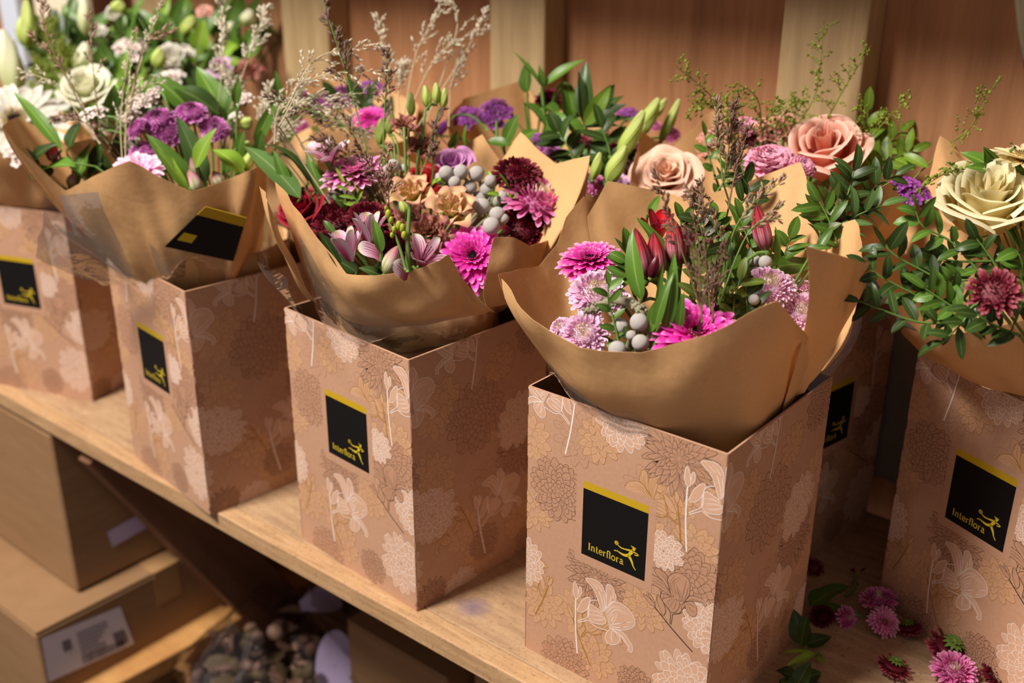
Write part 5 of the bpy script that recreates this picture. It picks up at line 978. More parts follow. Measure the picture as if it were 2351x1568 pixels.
grass(B3, 'tall dark grass plume crossing the wall above the lime buds', [(862, 420), (800, 190), (738, -10)], 10, 60, 9, ('stem_green', 'seed_brown'), GG, start=.42, dens=12, dd=-.01)
grass(B3, 'thin dark grass plume standing next to the tall one', [(876, 430), (884, 240), (890, 108)], 9, 50, 8, ('stem_green', 'seed_brown'), GG, start=.4, dens=9, dd=-.01, spreadout=.3)
grass(B3, 'brown grass plume arching far over the peaked paper', [(862, 440), (790, 290), (602, 222)], 11, 70, 8, ('stem_green', 'seed_brown'), GG, start=.35, dens=10)
grass(B3, 'brown grass plume arching low over the rose pink gerbera', [(866, 450), (800, 360), (726, 318)], 8, 50, 8, ('stem_green', 'seed_brown'), GG, start=.4, dens=9, dd=-.015)
grass(B3, 'brown grass plume tilted above the lilac rose', [(962, 410), (985, 350), (1012, 246)], 9, 46, 8, ('stem_green', 'seed_brown'), GG, start=.3, dens=9, dd=-.01, spreadout=.35)
grass(B3, 'brown seed plume in front of the rose pink gerbera', [(898, 500), (870, 420), (820, 330)], 14, 66, 7, ('stem_brown', 'seed_brown'), GG, start=.2, dens=9, dd=-.02)
grass(B3, 'brown seed plume beside the highest tan lisianthus', [(893, 500), (892, 420), (888, 330)], 12, 50, 7, ('stem_brown', 'seed_tan'), GG, start=.2, dens=8, dd=-.018)
for k, (pts, lab) in enumerate((([(640, 290), (720, 180), (905, 160)], 'silver grass plume bending in a flat arc'), ([(650, 260), (735, 130), (898, 112)], 'highest bending silver grass plume'), ([(640, 300), (700, 230), (880, 210)], 'silver grass plume bending low over purple flowers'), ([(630, 330), (640, 250), (700, 190)], 'silver grass tuft near the purple bouquet'), ([(640, 310), (720, 250), (790, 250)], 'silver grass plume over the peaked brown paper'), ([(690, 330), (770, 285), (860, 305)], 'silver grass plume hanging over the lit kraft fold'))):
    grass(B3, lab, pts, 11 if k != 3 else 18, 76, 8, SV, 'silver grass plumes', dd=.05+.01*k, start=.3, dens=9, droop=.25, spreadout=.6)
# ---- purple button bouquet
G = 'flowers of the purple button bouquet'
for x, y, r, fc, lab in ((366, 280, 44, (-.1, .7, .7), 'largest purple button chrysanthemum at the back of the group'), (440, 262, 40, (.1, .75, .6), 'purple button chrysanthemum at the top of the group'), (316, 297, 30, (-.6, .5, .6), 'small purple button chrysanthemum by the grass stalks'), (380, 306, 42, (.05, .5, .85), 'purple button chrysanthemum facing forward with a green eye'), (492, 297, 36, (.3, .5, .8), 'purple button chrysanthemum set apart beside a leaf'), (328, 352, 34, (-.1, .6, .8), 'dark purple button chrysanthemum above the pale pink daisy'), (345, 350, 26, (.2, .8, .5), 'dark purple button half hidden behind the pale pink daisy')):
    flower(B2, 'mum_purple', x, y, r*1.08, lab, fc, group=G, dd=-.022 if y > 290 else -.01)
flower(B2, 'daisy_blush', 318, 402, 64, 'pale pink daisy chrysanthemum half behind the peaked paper rim', (.1, .6, .8), group=G, dd=-.01)
upright(B2, 'bud_pink', (456, 446), (434, 388), 38, 'pink and green alstroemeria bud at the dip of the rim', G, dd=-.012)
upright(B2, 'bud_pink', (452, 420), (438, 360), 22, 'slim pink alstroemeria bud behind the one at the rim dip', G)
upright(B2, 'bud_pink', (512, 428), (488, 392), 30, 'pink and yellow alstroemeria bud beside the bright rounded leaf', G)
upright(B2, 'alstro_red', (125, 375), (112, 335), 40, 'closed coral pink alstroemeria near the paper corner', G)
upright(B2, 'bud_pink', (160, 430), (172, 395), 26, 'coral bud low behind the paper rim', G)
upright(B2, 'bud_lis', (556, 292), (578, 272), 34, 'pale lime bud above another under the strap leaf', G); upright(B2, 'bud_lis', (562, 352), (572, 324), 32, 'pale lime bud under the strap leaf', G); upright(B2, 'bud_lis', (566, 390), (574, 350), 30, 'lower green bud beneath the pale lime bud', G, dd=-.004)
upright(B2, 'bud_pink', (218, 300), (214, 276), 22, 'pink bud beside the straight grass stalks', G); upright(B2, 'bud_pink', (222, 326), (218, 304), 16, 'small pink bud under the pink bud', G)
for x, y, r, lab in ((330, 236, 34, 'white waxflower sprig behind the largest purple button'), (356, 212, 22, 'white waxflower sprig just above the first sprig'), (300, 268, 26, 'pale waxflower sprig beside the small purple button'), (305, 335, 30, 'pale waxflower sprig under the small purple button'), (560, 228, 26, 'white waxflower sprig behind the tall bright leaf'), (540, 268, 20, 'pale waxflower sprig beside the tall bright leaf'), (215, 262, 34, 'pale waxflower sprig under the white rose'), (330, 345, 20, 'pale waxflower between the dark and green-eyed purple buttons')):
    flower(B2, 'wax', x, y, r*.8, lab, (0, .7, .7), group='waxflower sprigs', dd=.01)
GL = 'leaves of the purple button bouquet'
for lv, mt, lab, dd in (([((436, 425), (337, 310), 46, -.01, .25, (.1, .5, .85))], 'leaf_mid', 'broad leaf pointing up to the green-eyed purple button', -.014), ([((430, 435), (361, 341), 30, -.01, .2, (.1, .5, .85)), ((438, 440), (396, 362), 14)], 'leaf_light', 'lighter leaf lying in front of the broad one', -.02), ([((450, 386), (495, 296), 46, -.005, .25, (-.2, .5, .85))], 'leaf_light', 'bright pointed leaf in front of the set-apart purple button', -.03), ([((556, 398), (490, 345), 52, .0, .5, (.2, .7, .7))], 'leaf_light', 'bright rounded curling leaf by the lime buds', -.01), ([((474, 420), (406, 266), 50, .0, .15, (.2, .5, .85))], 'leaf_blue', 'wide blue-green leaf behind the bright pointed one', 0), ([((525, 290), (452, 156), 66, .02, .2, (.2, .5, .85))], 'leaf_mid', 'tall bright leaf behind the purple buttons', .03), ([((440, 255), (345, 172), 54, .0, .3)], 'leaf_mid', 'broad leaf above the largest purple button', .035), ([((500, 260), (395, 200), 60, .0, .3)], 'leaf_dark', 'dark leaf between two tall bright leaves', .03), ([((105, 392), (175, 385), 54, -.01, .5, (0, .8, .6))], 'leaf_mid', 'wide shiny leaf by the coral alstroemeria', -.006), ([((176, 428), (208, 330), 46, .0, .2, (-.3, .5, .8))], 'leaf_mid', 'folded bright-edged leaf beside the wide shiny leaf', -.004), ([((142, 345), (32, 212), 34, .02, .2, (.3, .5, .8))], 'leaf_mid', 'long strap leaf across the white gerbera', .0), ([((158, 340), (186, 280), 46, .0, .2)], 'leaf_dark', 'dark leaf behind the folded leaf', .012), ([((215, 400), (240, 320), 40), ((195, 420), (236, 375), 40), ((250, 400), (232, 345), 36), ((280, 380), (262, 310), 30)], 'leaf_dark', 'dark leaves deep behind the paper peak', .01), ([((70, 370), (130, 330), 30), ((80, 395), (60, 340), 30), ((110, 410), (90, 380), 40)], 'leaf_dark', 'dark leaves low behind the flat paper corner', .01), ([((548, 370), (560, 300), 34), ((590, 380), (600, 300), 30), ((520, 400), (540, 340), 34), ((585, 330), (640, 220), 30), ((540, 240), (548, 180), 22)], 'leaf_mid', 'green leaves around the pale lime buds', .015), ([((250, 270), (262, 195), 40), ((275, 280), (290, 210), 36), ((225, 290), (205, 240), 30)], 'leaf_mid', 'green leaves behind the straight grass stalks', .03), ([((640, 300), (632, 165), 34), ((650, 330), (668, 260), 40)], 'leaf_mid', 'upright leaf beside the silver grass tuft', .02)):
    leafy(B2, 'alstroemeria_leaf', lab, lv, mt, GL, dd=dd)
for pts, lab, kk in (([(283, 400), (278, 260), (304, 62)], 'straight silver grass stalk, tallest by the purple buttons', 0), ([(288, 400), (290, 270), (305, 90)], 'second straight silver grass stalk', 0), ([(285, 340), (300, 240), (366, 170)], 'silver grass stalk bending toward the waxflower', 1), ([(290, 260), (330, 120), (376, -6)], 'long green grass stalk reaching the top edge', 0), ([(300, 250), (330, 105), (396, 68)], 'side plume of the long grass stalk', 1), ([(240, 330), (150, 170), (60, 70)], 'fine brown grass plume crossing the white rose', 1), ([(230, 330), (130, 200), (42, 160)], 'fine silver grass plume ending over the white gerbera', 1), ([(230, 300), (214, 160), (206, 20)], 'thin vertical grass plume in front of the white rose', 1), ([(250, 330), (190, 280), (120, 270)], 'low fine grass plume near the strap leaf', 1), ([(215, 300), (110, 90), (98, 2)], 'far fine grass stalk beside the lily buds', 1), ([(530, 250), (575, 120), (616, 6)], 'dense silver grass plume against the stud', 2), ([(500, 250), (512, 120), (505, -5)], 'dense silver grass plume before the white lisianthus', 2), ([(540, 280), (540, 200), (500, 150)], 'silver grass haze behind the tall bright leaf', 3), ([(250, 350), (268, 300), (300, 250)], 'short silver grass plume near the waxflower', 1), ([(590, 330), (610, 270), (620, 200)], 'silver grass haze above the lime buds', 3), ([(600, 350), (650, 290), (690, 230)], 'leaning silver grass haze above the peaked paper', 3)):
    grass(B2, lab, pts, (4, 6, 10, 26)[kk], (40, 60, 50, 60)[kk], (7, 7, 9, 8)[kk], SV if kk != 1 or 'silver' in lab else ('stem_brown', 'seed_tan'), 'grasses above the purple button bouquet', dd=-.01 if kk < 2 else .04, start=.4 if kk != 3 else .2, dens=(9, 7, 12, 8)[kk], spreadout=.45)
# ---- white gerbera bouquet, white lilies behind
flower(B1, 'gerb_white', 40, 288, 122, 'big white gerbera with a dark center at the far end', (.1, .5, .85), group='white flowers at the far end', dd=-.05)
flower(B1, 'lis_white', 62, 226, 44, 'white round flower above the white gerbera', (0, .6, .8), group='white flowers at the far end'); flower(B1, 'lis_white', 6, 225, 36, 'white flower at the very edge above the white gerbera', (0, .6, .8), group='white flowers at the far end')
flower(B1, 'wax', 50, 350, 36, 'white waxflower under the white gerbera', (0, .6, .8), group='waxflower sprigs', dd=-.05)
leafy(B1, 'alstroemeria_leaf', 'green leaves between the white gerbera and strap leaf', [((80, 330), (100, 250), 40), ((110, 330), (130, 240), 36), ((60, 330), (20, 380), 30), ((90, 350), (75, 300), 40)], 'leaf_dark', 'leaves at the far end', dd=.03)
G = 'white flowers of the lily bunch'
flower(BA, 'rose_white', 198, 198, 70, 'large greenish white rose below a pointed lily petal', (0, .55, .83), group=G, dd=-.05)
upright(BA, 'bud_lily', (190, 175), (196, 98), 50, 'pale pointed lily bud standing behind the white rose', G); upright(BA, 'bud_lily', (40, 230), (5, 70), 62, 'big white lily bud at the edge of the view', G); upright(BA, 'bud_lily', (24, 215), (28, 90), 44, 'cream lily bud behind the big white one', G, dd=.05)
for ba, ti, w_, lab in (((72, 120), (60, 0), 40, 'green lily bud in front of the pale blue panel'), ((62, 110), (50, 40), 40, 'lower green lily bud in front of the pale blue panel'), ((196, 80), (192, -6), 34, 'green lily bud beside the cream panel'), ((420, 85), (445, 38), 36, 'lime lily bud in the middle of the dark leaves'), ((360, 160), (368, 110), 36, 'lime lily bud below the white lisianthus'), ((566, 62), (575, 22), 40, 'cream bud closest to the timber stud'), ((270, 34), (275, 0), 40, 'lime bud near the top edge above the white bud'), ((525, 80), (532, 50), 26, 'small cream bud under the bud closest to the stud')):
    upright(BA, 'bud_lis' if 'cream' not in lab else 'bud_lily', ba, ti, w_, lab, 'lily buds', dd=.0)
flower(BA, 'lis_white', 396, 128, 42, 'white lisianthus with curled petals among the dark leaves', (-.1, .5, .85), group=G); flower(BA, 'lis_white', 425, 118, 24, 'pale side bloom beside the white lisianthus', (.4, .5, .7), group=G); flower(BA, 'lis_white', 262, 30, 26, 'small white bloom near the top edge', (0, .6, .8), group=G); flower(BA, 'lis_white', 226, 72, 24, 'small white bloom beside the green lily bud', (0, .6, .8), group=G); flower(BA, 'lis_white', 352, 90, 24, 'small white bloom half hidden behind grass', (0, .6, .8), group=G)
flower(BA, 'lis_lilac', 508, 150, 40, 'dusty pink bloom under the dense silver grass', (0, .6, .8), group=G); flower(BA, 'lis_dusty', 575, 160, 40, 'dusky grey-brown bloom beside the timber stud', (.2, .6, .8), group=G); flower(BA, 'carn_salmon', 470, 28, 22, 'small orange bloom high among the leaves', (0, .5, .8), group=G)
flower(BA, 'wax', 300, 120, 40, 'pale green filler blooms behind the long grass stalk', (0, .6, .8), group=G); flower(BA, 'wax', 390, 182, 30, 'white filler blooms under the white lisianthus', (0, .6, .8), group=G)
rl = np.random.default_rng(11)
spots = [(130, 60), (250, 60), (300, 40), (330, 110), (410, 60), (470, 100), (520, 40), (300, 150), (440, 150), (250, 130), (360, 40), (480, 160), (160, 110), (540, 110), (340, 190), (270, 180), (120, 170), (440, 200), (590, 60), (390, 10), (100, 130), (210, 30), (540, 10), (310, 90)]
names = ['beside the cream panel', 'over the small white bloom', 'at the top edge behind grass', 'behind the white lisianthus', 'under the lime lily bud', 'above the tall bright leaf', 'next to the small orange bloom', 'behind the straight grass stalks', 'under the white lisianthus side bloom', 'behind the white rose petals', 'between top edge and white lisianthus', 'above the dusty pink bloom', 'by the pointed lily bud', 'close to the cream buds', 'behind the waxflower sprigs', 'between white rose and waxflower', 'by the edge of the white rose', 'above the topmost purple button', 'nearest to the timber stud', 'highest behind the long grass stalk', 'under the lower green lily bud', 'beneath the green bud by the cream panel', 'at the top edge near the stud', 'beside the pale green filler blooms']
for (x, y), nm in zip(spots, names):
    lv = []
    for k in range(6):
        a = rl.normal()*1.0; L = 60+40*rl.random(); bx, by = x+rl.normal()*22, y+45+rl.normal()*16
        lv.append(((bx, by), (bx+L*math.sin(a), by-L*math.cos(a)), 24+16*rl.random(), rl.normal()*.02, .3*rl.normal()))
    leafy(BA, 'lily_leaf_stem', 'leafy lily stem '+nm, lv, ('leaf_mid', 'leaf_dark', 'leaf_light', 'leaf_mid')[rl.integers(0, 4)], 'leafy stems of the lily bunch', dd=.04+.05*rl.random())
for x, y, lab in ((110, 90, 'feathery asparagus fern in front of the cream panel'), (90, 190, 'feathery asparagus fern below the lily buds'), (150, 150, 'feathery asparagus fern beside the white rose')):
    grass(BA, lab, [(x+10, y+80), (x+5, y+20), (x, y-40)], 40, 70, 5, ('thlaspi_green', 'thlaspi_green'), 'fern sprays', dd=-.02, start=.05, dens=12, name='fern_spray', cat='foliage')
# ---- back row: hot pink and purple
G = 'flowers of the back row purple bouquet'
for x, y, r, kd, lab in ((792, 225, 44, 'mum_purple', 'purple chrysanthemum behind the silver grass arcs'), (730, 240, 28, 'mum_purple', 'purple chrysanthemum at the edge of the back row group'), (755, 232, 30, 'mum_purple', 'purple chrysanthemum in the middle of the back row group'), (690, 225, 26, 'mum_mauve', 'mauve pink bloom behind the silver grass'), (850, 275, 44, 'gerb_hot', 'hot pink gerbera in the back row'), (852, 205, 26, 'statice', 'deep purple bloom behind thin dark grass'), (690, 290, 22, 'mum_mauve', 'small mauve bloom under the silver grass')):
    flower(BB, kd, x, y, r, lab, (-.05, .65, .75), group=G, dd=.0)
leafy(BB, 'alstroemeria_leaf', 'dark green leaves standing behind the purple chrysanthemums', [((830, 250), (795, 175), 40), ((850, 240), (870, 180), 36), ((770, 240), (740, 185), 34), ((700, 240), (740, 215), 24), ((880, 280), (900, 220), 34), ((640, 260), (630, 190), 34), ((830, 260), (850, 225), 40), ((820, 270), (880, 250), 44)], 'leaf_dark', 'leaves of the back row', dd=.01)
leafy(BB, 'alstroemeria_leaf', 'green leaves at the back near the dusky bloom', [((660, 260), (700, 200), 30), ((650, 290), (610, 230), 34), ((690, 300), (660, 240), 34), ((740, 280), (700, 250), 30)], 'leaf_mid', 'leaves of the back row', dd=-.01)
for k, (pts, lab) in enumerate((([(905, 300), (880, 130), (867, 30)], 'pale grass plume upright before the wall boards'), ([(925, 280), (960, 110), (1022, 18)], 'pale grass plume leaning to the tall stud'), ([(930, 280), (990, 150), (1050, 88)], 'pale grass plume spreading low before the stud'), ([(960, 290), (1075, 110), (1115, 22)], 'faint grass plume before the tall stud'), ([(980, 280), (1050, 60), (1018, -5)], 'faint grass plume bending back at the top edge'), ([(920, 300), (915, 200), (930, 150)], 'pale grass tuft behind the lime buds'), ([(1030, 290), (1036, 200), (1058, 130)], 'faint grass plume at the lit paper flap'))):
    grass(BC, lab, pts, 9 if k != 5 else 18, 64, 6.6, SV, 'pale grasses before the wall', dd=-.06, start=.35, dens=9, spreadout=.4)
# ---- glossy leaf fans
G = 'flowers of the glossy leaf bouquet'
for x, y, r, kd, fc, lab in ((1140, 262, 36, 'statice', (0, .5, .8), 'purple statice head on a pale stalk'), (1075, 272, 32, 'statice', (-.2, .6, .7), 'purple statice head beside the lit paper flap'), (1262, 232, 34, 'mum_burg', (-.1, .5, .8), 'burgundy bloom behind a pale forked stem'), (1322, 255, 26, 'mum_burg', (0, .4, .9), 'burgundy bloom between two leaf fans'), (1262, 352, 34, 'mum_purple', (.2, .5, .8), 'purple bloom under the leaf fans'), (1245, 325, 22, 'statice', (.2, .5, .8), 'small mauve bloom under the forked stem'), (1357, 422, 32, 'mum_mauve', (-.1, .3, .9), 'mauve button bloom beside the pale lime buds'), (1335, 330, 26, 'mum_maroon', (0, .6, .7), 'dull red bloom below the fan of leaves'), (1408, 350, 26, 'mum_maroon', (0, .6, .7), 'dull red bloom at the stalks of the lime buds'), (1440, 385, 40, 'lis_lilac', (-.3, .5, .8), 'pale lilac lisianthus at the paper corner of the peach rose'), (1427, 420, 36, 'lis_lilac', (.0, .5, .8), 'lower pale lilac lisianthus at the same paper corner'), (1462, 340, 26, 'lis_lilac', (-.3, .6, .7), 'lilac petal flower under the longest lime bud'), (1440, 262, 22, 'statice', (0, .7, .6), 'small lilac bloom before the boards'), (1538, 310, 26, 'mum_mauve', (0, .5, .8), 'pink bloom at the fold behind the peach rose'), (1505, 290, 16, 'mum_mauve', (0, .5, .8), 'small pink bloom beside a lime bud stalk')):
    flower(BC, kd, x, y, r, lab, fc, group=G, dd=.0)
upright(BC, 'bud_tulip', (1000, 312), (1036, 272), 24, 'folded lilac bloom hanging from an arched stalk', G); stalk(BC, 'arched grey-green stalk with the folded lilac bloom', [(1120, 300), (1085, 268), (1050, 264), (1036, 275)], .0016)
stalk(BC, 'pale stalk under the purple statice head', [(1141, 330), (1140, 275)], .002)
for ba, ti, w_, lab in (((1420, 370), (1478, 255), 42, 'longest pale lime lisianthus bud'), ((1465, 315), (1512, 226), 40, 'pale lime bud leaning highest of the row'), ((1395, 425), (1436, 335), 44, 'fat pale lime bud at the lilac lisianthus'), ((1360, 415), (1378, 350), 26, 'narrow lime bud beside the mauve button'), ((1515, 330), (1560, 228), 26, 'green bud pointing away on its own stalk'), ((1500, 270), (1530, 226), 22, 'green bud between the two highest lime buds'), ((1455, 325), (1480, 285), 30, 'short lime bud under the longest one')):
    upright(BC, 'bud_lis', ba, ti, w_, lab, 'lime buds beside the peach rose', dd=-.02)
leafy(BC, 'glossy_leaf_fan', 'fan of long glossy leaves spreading from a red stalk', [((1345, 280), (1346, 142), 46, .0, .2), ((1345, 285), (1410, 195), 48, -.01, .2), ((1345, 288), (1436, 240), 46, -.01, .15), ((1345, 290), (1440, 272), 30), ((1345, 292), (1420, 290), 22), ((1340, 285), (1328, 165), 24), ((1345, 290), (1430, 222), 40, .02)], 'leaf_dark', 'glossy leaf fans', dd=-.03, stemmat='petals' if False else 'stem_brown')
leafy(BC, 'glossy_leaf_fan', 'pale glossy leaf lying in front of the dark fan', [((1342, 288), (1402, 196), 38, -.01, .3)], 'leaf_light', 'glossy leaf fans', dd=-.042)
leafy(BC, 'euonymus_branch', 'forked branch with two upswept narrow leaves', [((1245, 200), (1180, 120), 14, .0, .2), ((1250, 195), (1340, 138), 26, -.01, .3), ((1248, 200), (1238, 150), 16)], 'leaf_mid', 'glossy leaf fans', dd=-.03)
leafy(BC, 'euonymus_branch', 'glossy oval leaves hanging along the forked branch', [((1212, 215), (1212, 145), 44, .0, .2), ((1205, 235), (1265, 300), 46, -.01, .2), ((1290, 190), (1298, 280), 44, -.01, .3), ((1300, 190), (1316, 270), 30), ((1250, 240), (1278, 265), 40), ((1230, 300), (1180, 330), 26)], 'leaf_mid', 'glossy leaf fans', 'foliage', 'oval', dd=-.025)
leafy(BC, 'euonymus_branch', 'large drooping glossy leaves in front of the branch', [((1275, 255), (1284, 345), 50, -.02, .3), ((1295, 265), (1340, 320), 40, .0, .2), ((1335, 300), (1330, 370), 36), ((1360, 300), (1400, 360), 44, .0, .3), ((1345, 330), (1368, 390), 36)], 'leaf_mid', 'glossy leaf fans', 'foliage', 'oval', dd=-.045)
leafy(BC, 'euonymus_branch', 'small glossy leaves beside the purple statice', [((1160, 330), (1190, 262), 34, -.01, .2), ((1120, 325), (1180, 335), 26), ((1070, 340), (1072, 285), 18), ((1030, 340), (1050, 300), 20)], 'leaf_mid', 'glossy leaf fans', 'foliage', 'lance', dd=-.03)
sprig(BC, 'euonymus_branch', 'dark leafy filler below the glossy fans', [(1330, 420), (1310, 350), (1280, 300)], 10, 60, 30, 'leaf_dark', 'glossy leaf fans', dd=.02)
sprig(BC, 'euonymus_branch', 'dark leafy filler behind the pale lime buds', [(1400, 420), (1400, 350), (1380, 290)], 9, 60, 30, 'leaf_dark', 'glossy leaf fans', dd=.03)
# ---- peach and salmon roses
G = 'flowers of the peach rose bouquet'
flower(BD_, 'rose_peach', 1530, 398, 92, 'ruffled peach rose against the paper corner', (-.15, .42, .88), group=G, dd=-.03)
flower(BD_, 'rose_salmon', 1896, 358, 104, 'large salmon rose against the wide stud', (-.25, .62, .72), roll=1., group=G, dd=-.02)
flower(BD_, 'carn_pink', 1768, 378, 68, 'pink carnation beside the large salmon rose', (-.1, .75, .65), group=G, dd=-.03); flower(BD_, 'carn_pink', 1842, 385, 34, 'small pink carnation pressed under the salmon rose', (.2, .5, .8), group=G, dd=-.04)
flower(BD_, 'carn_pink', 1712, 292, 32, 'small pink bloom at the back above the carnation', (0, .6, .8), group=G, dd=.03); flower(BD_, 'mum_maroon', 1728, 325, 24, 'dull red bloom below the small pink bloom', (0, .5, .8), group=G, dd=.02)
for x, y, r, lab in ((1775, 300, 46, 'salmon waxflower haze behind the carnation'), (1745, 335, 36, 'salmon waxflower haze just above the carnation'), (1805, 290, 36, 'salmon waxflower haze touching the salmon rose'), (1630, 320, 26, 'pink filler blooms under the thlaspi sprays'), (1655, 300, 22, 'pink filler blooms behind dark grass'), (1622, 350, 22, 'small pink filler blooms beside the peach rose')):
    flower(BD_, 'wax_salmon', x, y, r, lab, (0, .7, .7), group='salmon waxflower', dd=.02)
flower(BD_, 'mum_maroon', 1930, 516, 20, 'small red bloom between dark leaves and the wrap edge', (0, .6, .8), group=G, dd=-.05)
GL = 'dark leafy sprigs of the peach rose bouquet'
for pts, n_, mt, lab in (([(1930, 580), (1905, 510), (1880, 460)], 8, 'leaf_mid', 'leafy sprig below the large salmon rose'), ([(1900, 540), (1945, 450), (1960, 390)], 12, 'leaf_dark', 'dark leafy sprig rising beside the salmon rose'), ([(1960, 520), (2000, 440), (2060, 400)], 11, 'leaf_dark', 'dark leafy sprig reaching toward the cream rose wrap'), ([(1900, 560), (1960, 500), (2030, 470)], 10, 'leaf_blue', 'leafy sprig behind the small red bloom'), ([(1880, 560), (1890, 510), (1905, 470)], 8, 'leaf_olive', 'olive sprig right beneath the salmon rose'), ([(1700, 470), (1720, 440), (1700, 400)], 8, 'leaf_dark', 'dark sprig under the pink carnation'), ([(1640, 450), (1665, 410), (1675, 370)], 7, 'leaf_mid', 'leafy sprig between peach rose and carnation'), ([(1640, 400), (1625, 350), (1618, 310)], 5, 'leaf_mid', 'leafy sprig behind the peach rose')):
    sprig(BD_, 'pistacia_sprig', lab, pts, n_, 60 if n_ > 7 else 40, 22 if n_ > 7 else 16, mt, GL, dd=-.03 if n_ > 7 else .0, spread=.8)
for pts, n_, lab in (([(1985, 400), (1992, 320), (1992, 250)], 8, 'light green sprig ending in two rabbit-ear leaves'), ([(1990, 420), (2040, 370), (2100, 345)], 10, 'light green sprig leaning to the corner boards'), ([(1980, 400), (2030, 340), (2070, 300)], 9, 'light green sprig behind the salmon rose')):
    sprig(BD_, 'light_green_sprig', lab, pts, n_, 54, 24, 'leaf_light', 'light green sprigs', dd=.02, spread=.75)
TH = ('thlaspi_green', 'thlaspi_green')
for pts, nb, lab in (([(1700, 350), (1640, 230), (1550, 150)], 26, 'green thlaspi spray leaning over the boards'), ([(1690, 350), (1640, 250), (1590, 240)], 22, 'green thlaspi spray under the leaning one'), ([(1750, 330), (1740, 230), (1690, 190)], 14, 'green thlaspi spray bending before a knot'), ([(1800, 320), (1870, 220), (1892, 48)], 22, 'tall green thlaspi spray against the wide stud'), ([(1890, 290), (1940, 200), (2000, 104)], 14, 'green thlaspi spray slanting across the stud edge'), ([(1990, 330), (2040, 270), (2096, 222)], 12, 'green thlaspi spray before the dark corner boards'), ([(1770, 320), (1800, 260), (1850, 225)], 18, 'short green thlaspi spray above the waxflower'), ([(2180, 330), (2230, 290), (2285, 190)], 16, 'green thlaspi spray far right of the stud, alone on dark boards'), ([(1740, 340), (1760, 280), (1800, 230)], 16, 'green thlaspi spray above the pink carnation'), ([(1700, 360), (1690, 280), (1660, 220)], 18, 'green thlaspi spray beside dark grass'), ([(2000, 360), (1985, 290), (1970, 240)], 10, 'thin thlaspi spray next to the rabbit-ear leaves')):
    grass(BD_, lab, pts, nb, 56, 5.5, TH, 'thlaspi sprays', dd=.01, ddt=-.07, start=.12, dens=6, name='thlaspi_spray', kind='disc', cat='foliage', spreadout=1.0, taper=.45)
grass(BD_, 'dark brown grass plume between peach rose and thlaspi', [(1660, 420), (1675, 330), (1685, 230)], 24, 50, 7, BR, 'brown grasses by the peach rose', dd=-.08, start=.15, dens=10)
grass(BD_, 'thin brown grass plume upright over the pink filler blooms', [(1660, 420), (1650, 320), (1646, 220)], 10, 40, 8, ('stem_green', 'seed_tan'), 'brown grasses by the peach rose', dd=-.1, start=.3, dens=9, spreadout=.3)
grass(B4, 'mauve grass plume rising in front of the pink carnation', [(1672, 480), (1690, 390), (1722, 282)], 7, 40, 9, BR, 'brown grasses by the peach rose', dd=.0, start=.2, dens=9, spreadout=.3)
# ---- cream rose bouquet
G = 'flowers of the cream rose bouquet'
flower(B5, 'rose_cream', 2268, 464, 140, 'large cream rose above dark leafy sprigs', (-.1, .7, .68), roll=.6, group=G)
flower(B5, 'gerb_cream', 2350, 372, 88, 'cream gerbera behind the large cream rose', (.0, .9, .4), group=G, dd=.03)
flower(B5, 'mum_maroon', 2282, 672, 54, 'dark red chrysanthemum among the leafy sprigs under the cream rose', (-.25, .3, .9), group=G, dd=-.1)
flower(B5, 'statice', 2086, 445, 44, 'purple statice tucked behind the cream rose wrap', (0, .6, .8), group=G, dd=.06)
leafy(B5, 'alstroemeria_leaf', 'folded green leaves on top of the cream rose', [((2290, 395), (2208, 352), 46, .01, .3), ((2270, 400), (2258, 340), 30), ((2300, 390), (2258, 338), 20), ((2330, 340), (2318, 330), 16), ((2300, 400), (2215, 385), 30)], 'leaf_mid', 'leafy sprigs under the cream rose', dd=.02)
grass(B5, 'thin thlaspi strand lying over the paper beside the cream rose', [(2250, 400), (2190, 390), (2100, 440)], 10, 30, 9, TH, 'thlaspi sprays', dd=.02, start=.15, dens=5, name='thlaspi_spray', kind='disc', cat='foliage', spreadout=.7)
PS = 'leafy sprigs under the cream rose'
for k, (pts, n_, L, lab) in enumerate((
 ([(2210, 720), (2130, 690), (2030, 640), (1985, 610)], 12, 66, 'dark sprig reaching past the upright flap of the nearest wrap'), ([(2230, 700), (2150, 640), (2060, 590), (2030, 560)], 12, 66, 'dark sprig below the cream rose heading to the stud'), ([(2260, 640), (2190, 560), (2120, 520), (2100, 480)], 12, 62, 'dark sprig right under the cream rose petals'), ([(2300, 720), (2240, 700), (2210, 740), (2160, 790)], 9, 74, 'dark sprig hanging down over the paper rim'), ([(2310, 660), (2280, 600), (2240, 545)], 8, 60, 'dark sprig standing before the cream rose'), ([(2360, 660), (2345, 600), (2330, 570)], 8, 64, 'dark sprig at the edge under the cream rose'), ([(2200, 740), (2110, 740), (2020, 710), (1970, 690)], 11, 62, 'lowest dark sprig along the shaded box'), ([(2330, 740), (2350, 690), (2375, 640)], 8, 64, 'dark sprig behind the red chrysanthemum'), ([(2250, 740), (2180, 700), (2120, 660)], 11, 64, 'dark sprig in front of the kraft sheet'), ([(2290, 600), (2200, 600), (2140, 590)], 11, 60, 'dark sprig in the deepest part of the leaves'), ([(2340, 770), (2290, 750), (2240, 720)], 9, 60, 'dark sprig next to the red chrysanthemum stem'), ([(2240, 640), (2180, 650), (2080, 680)], 12, 62, 'dark sprig under the middle of the leaves'))):
    sprig(B5, 'pistacia_sprig', lab, pts, n_, L*.92, 24, ('leaf_dark', 'leaf_dark', 'leaf_mid')[k % 3], PS, dd=-.035-.006*(k % 4), spread=.85, jit=.4)
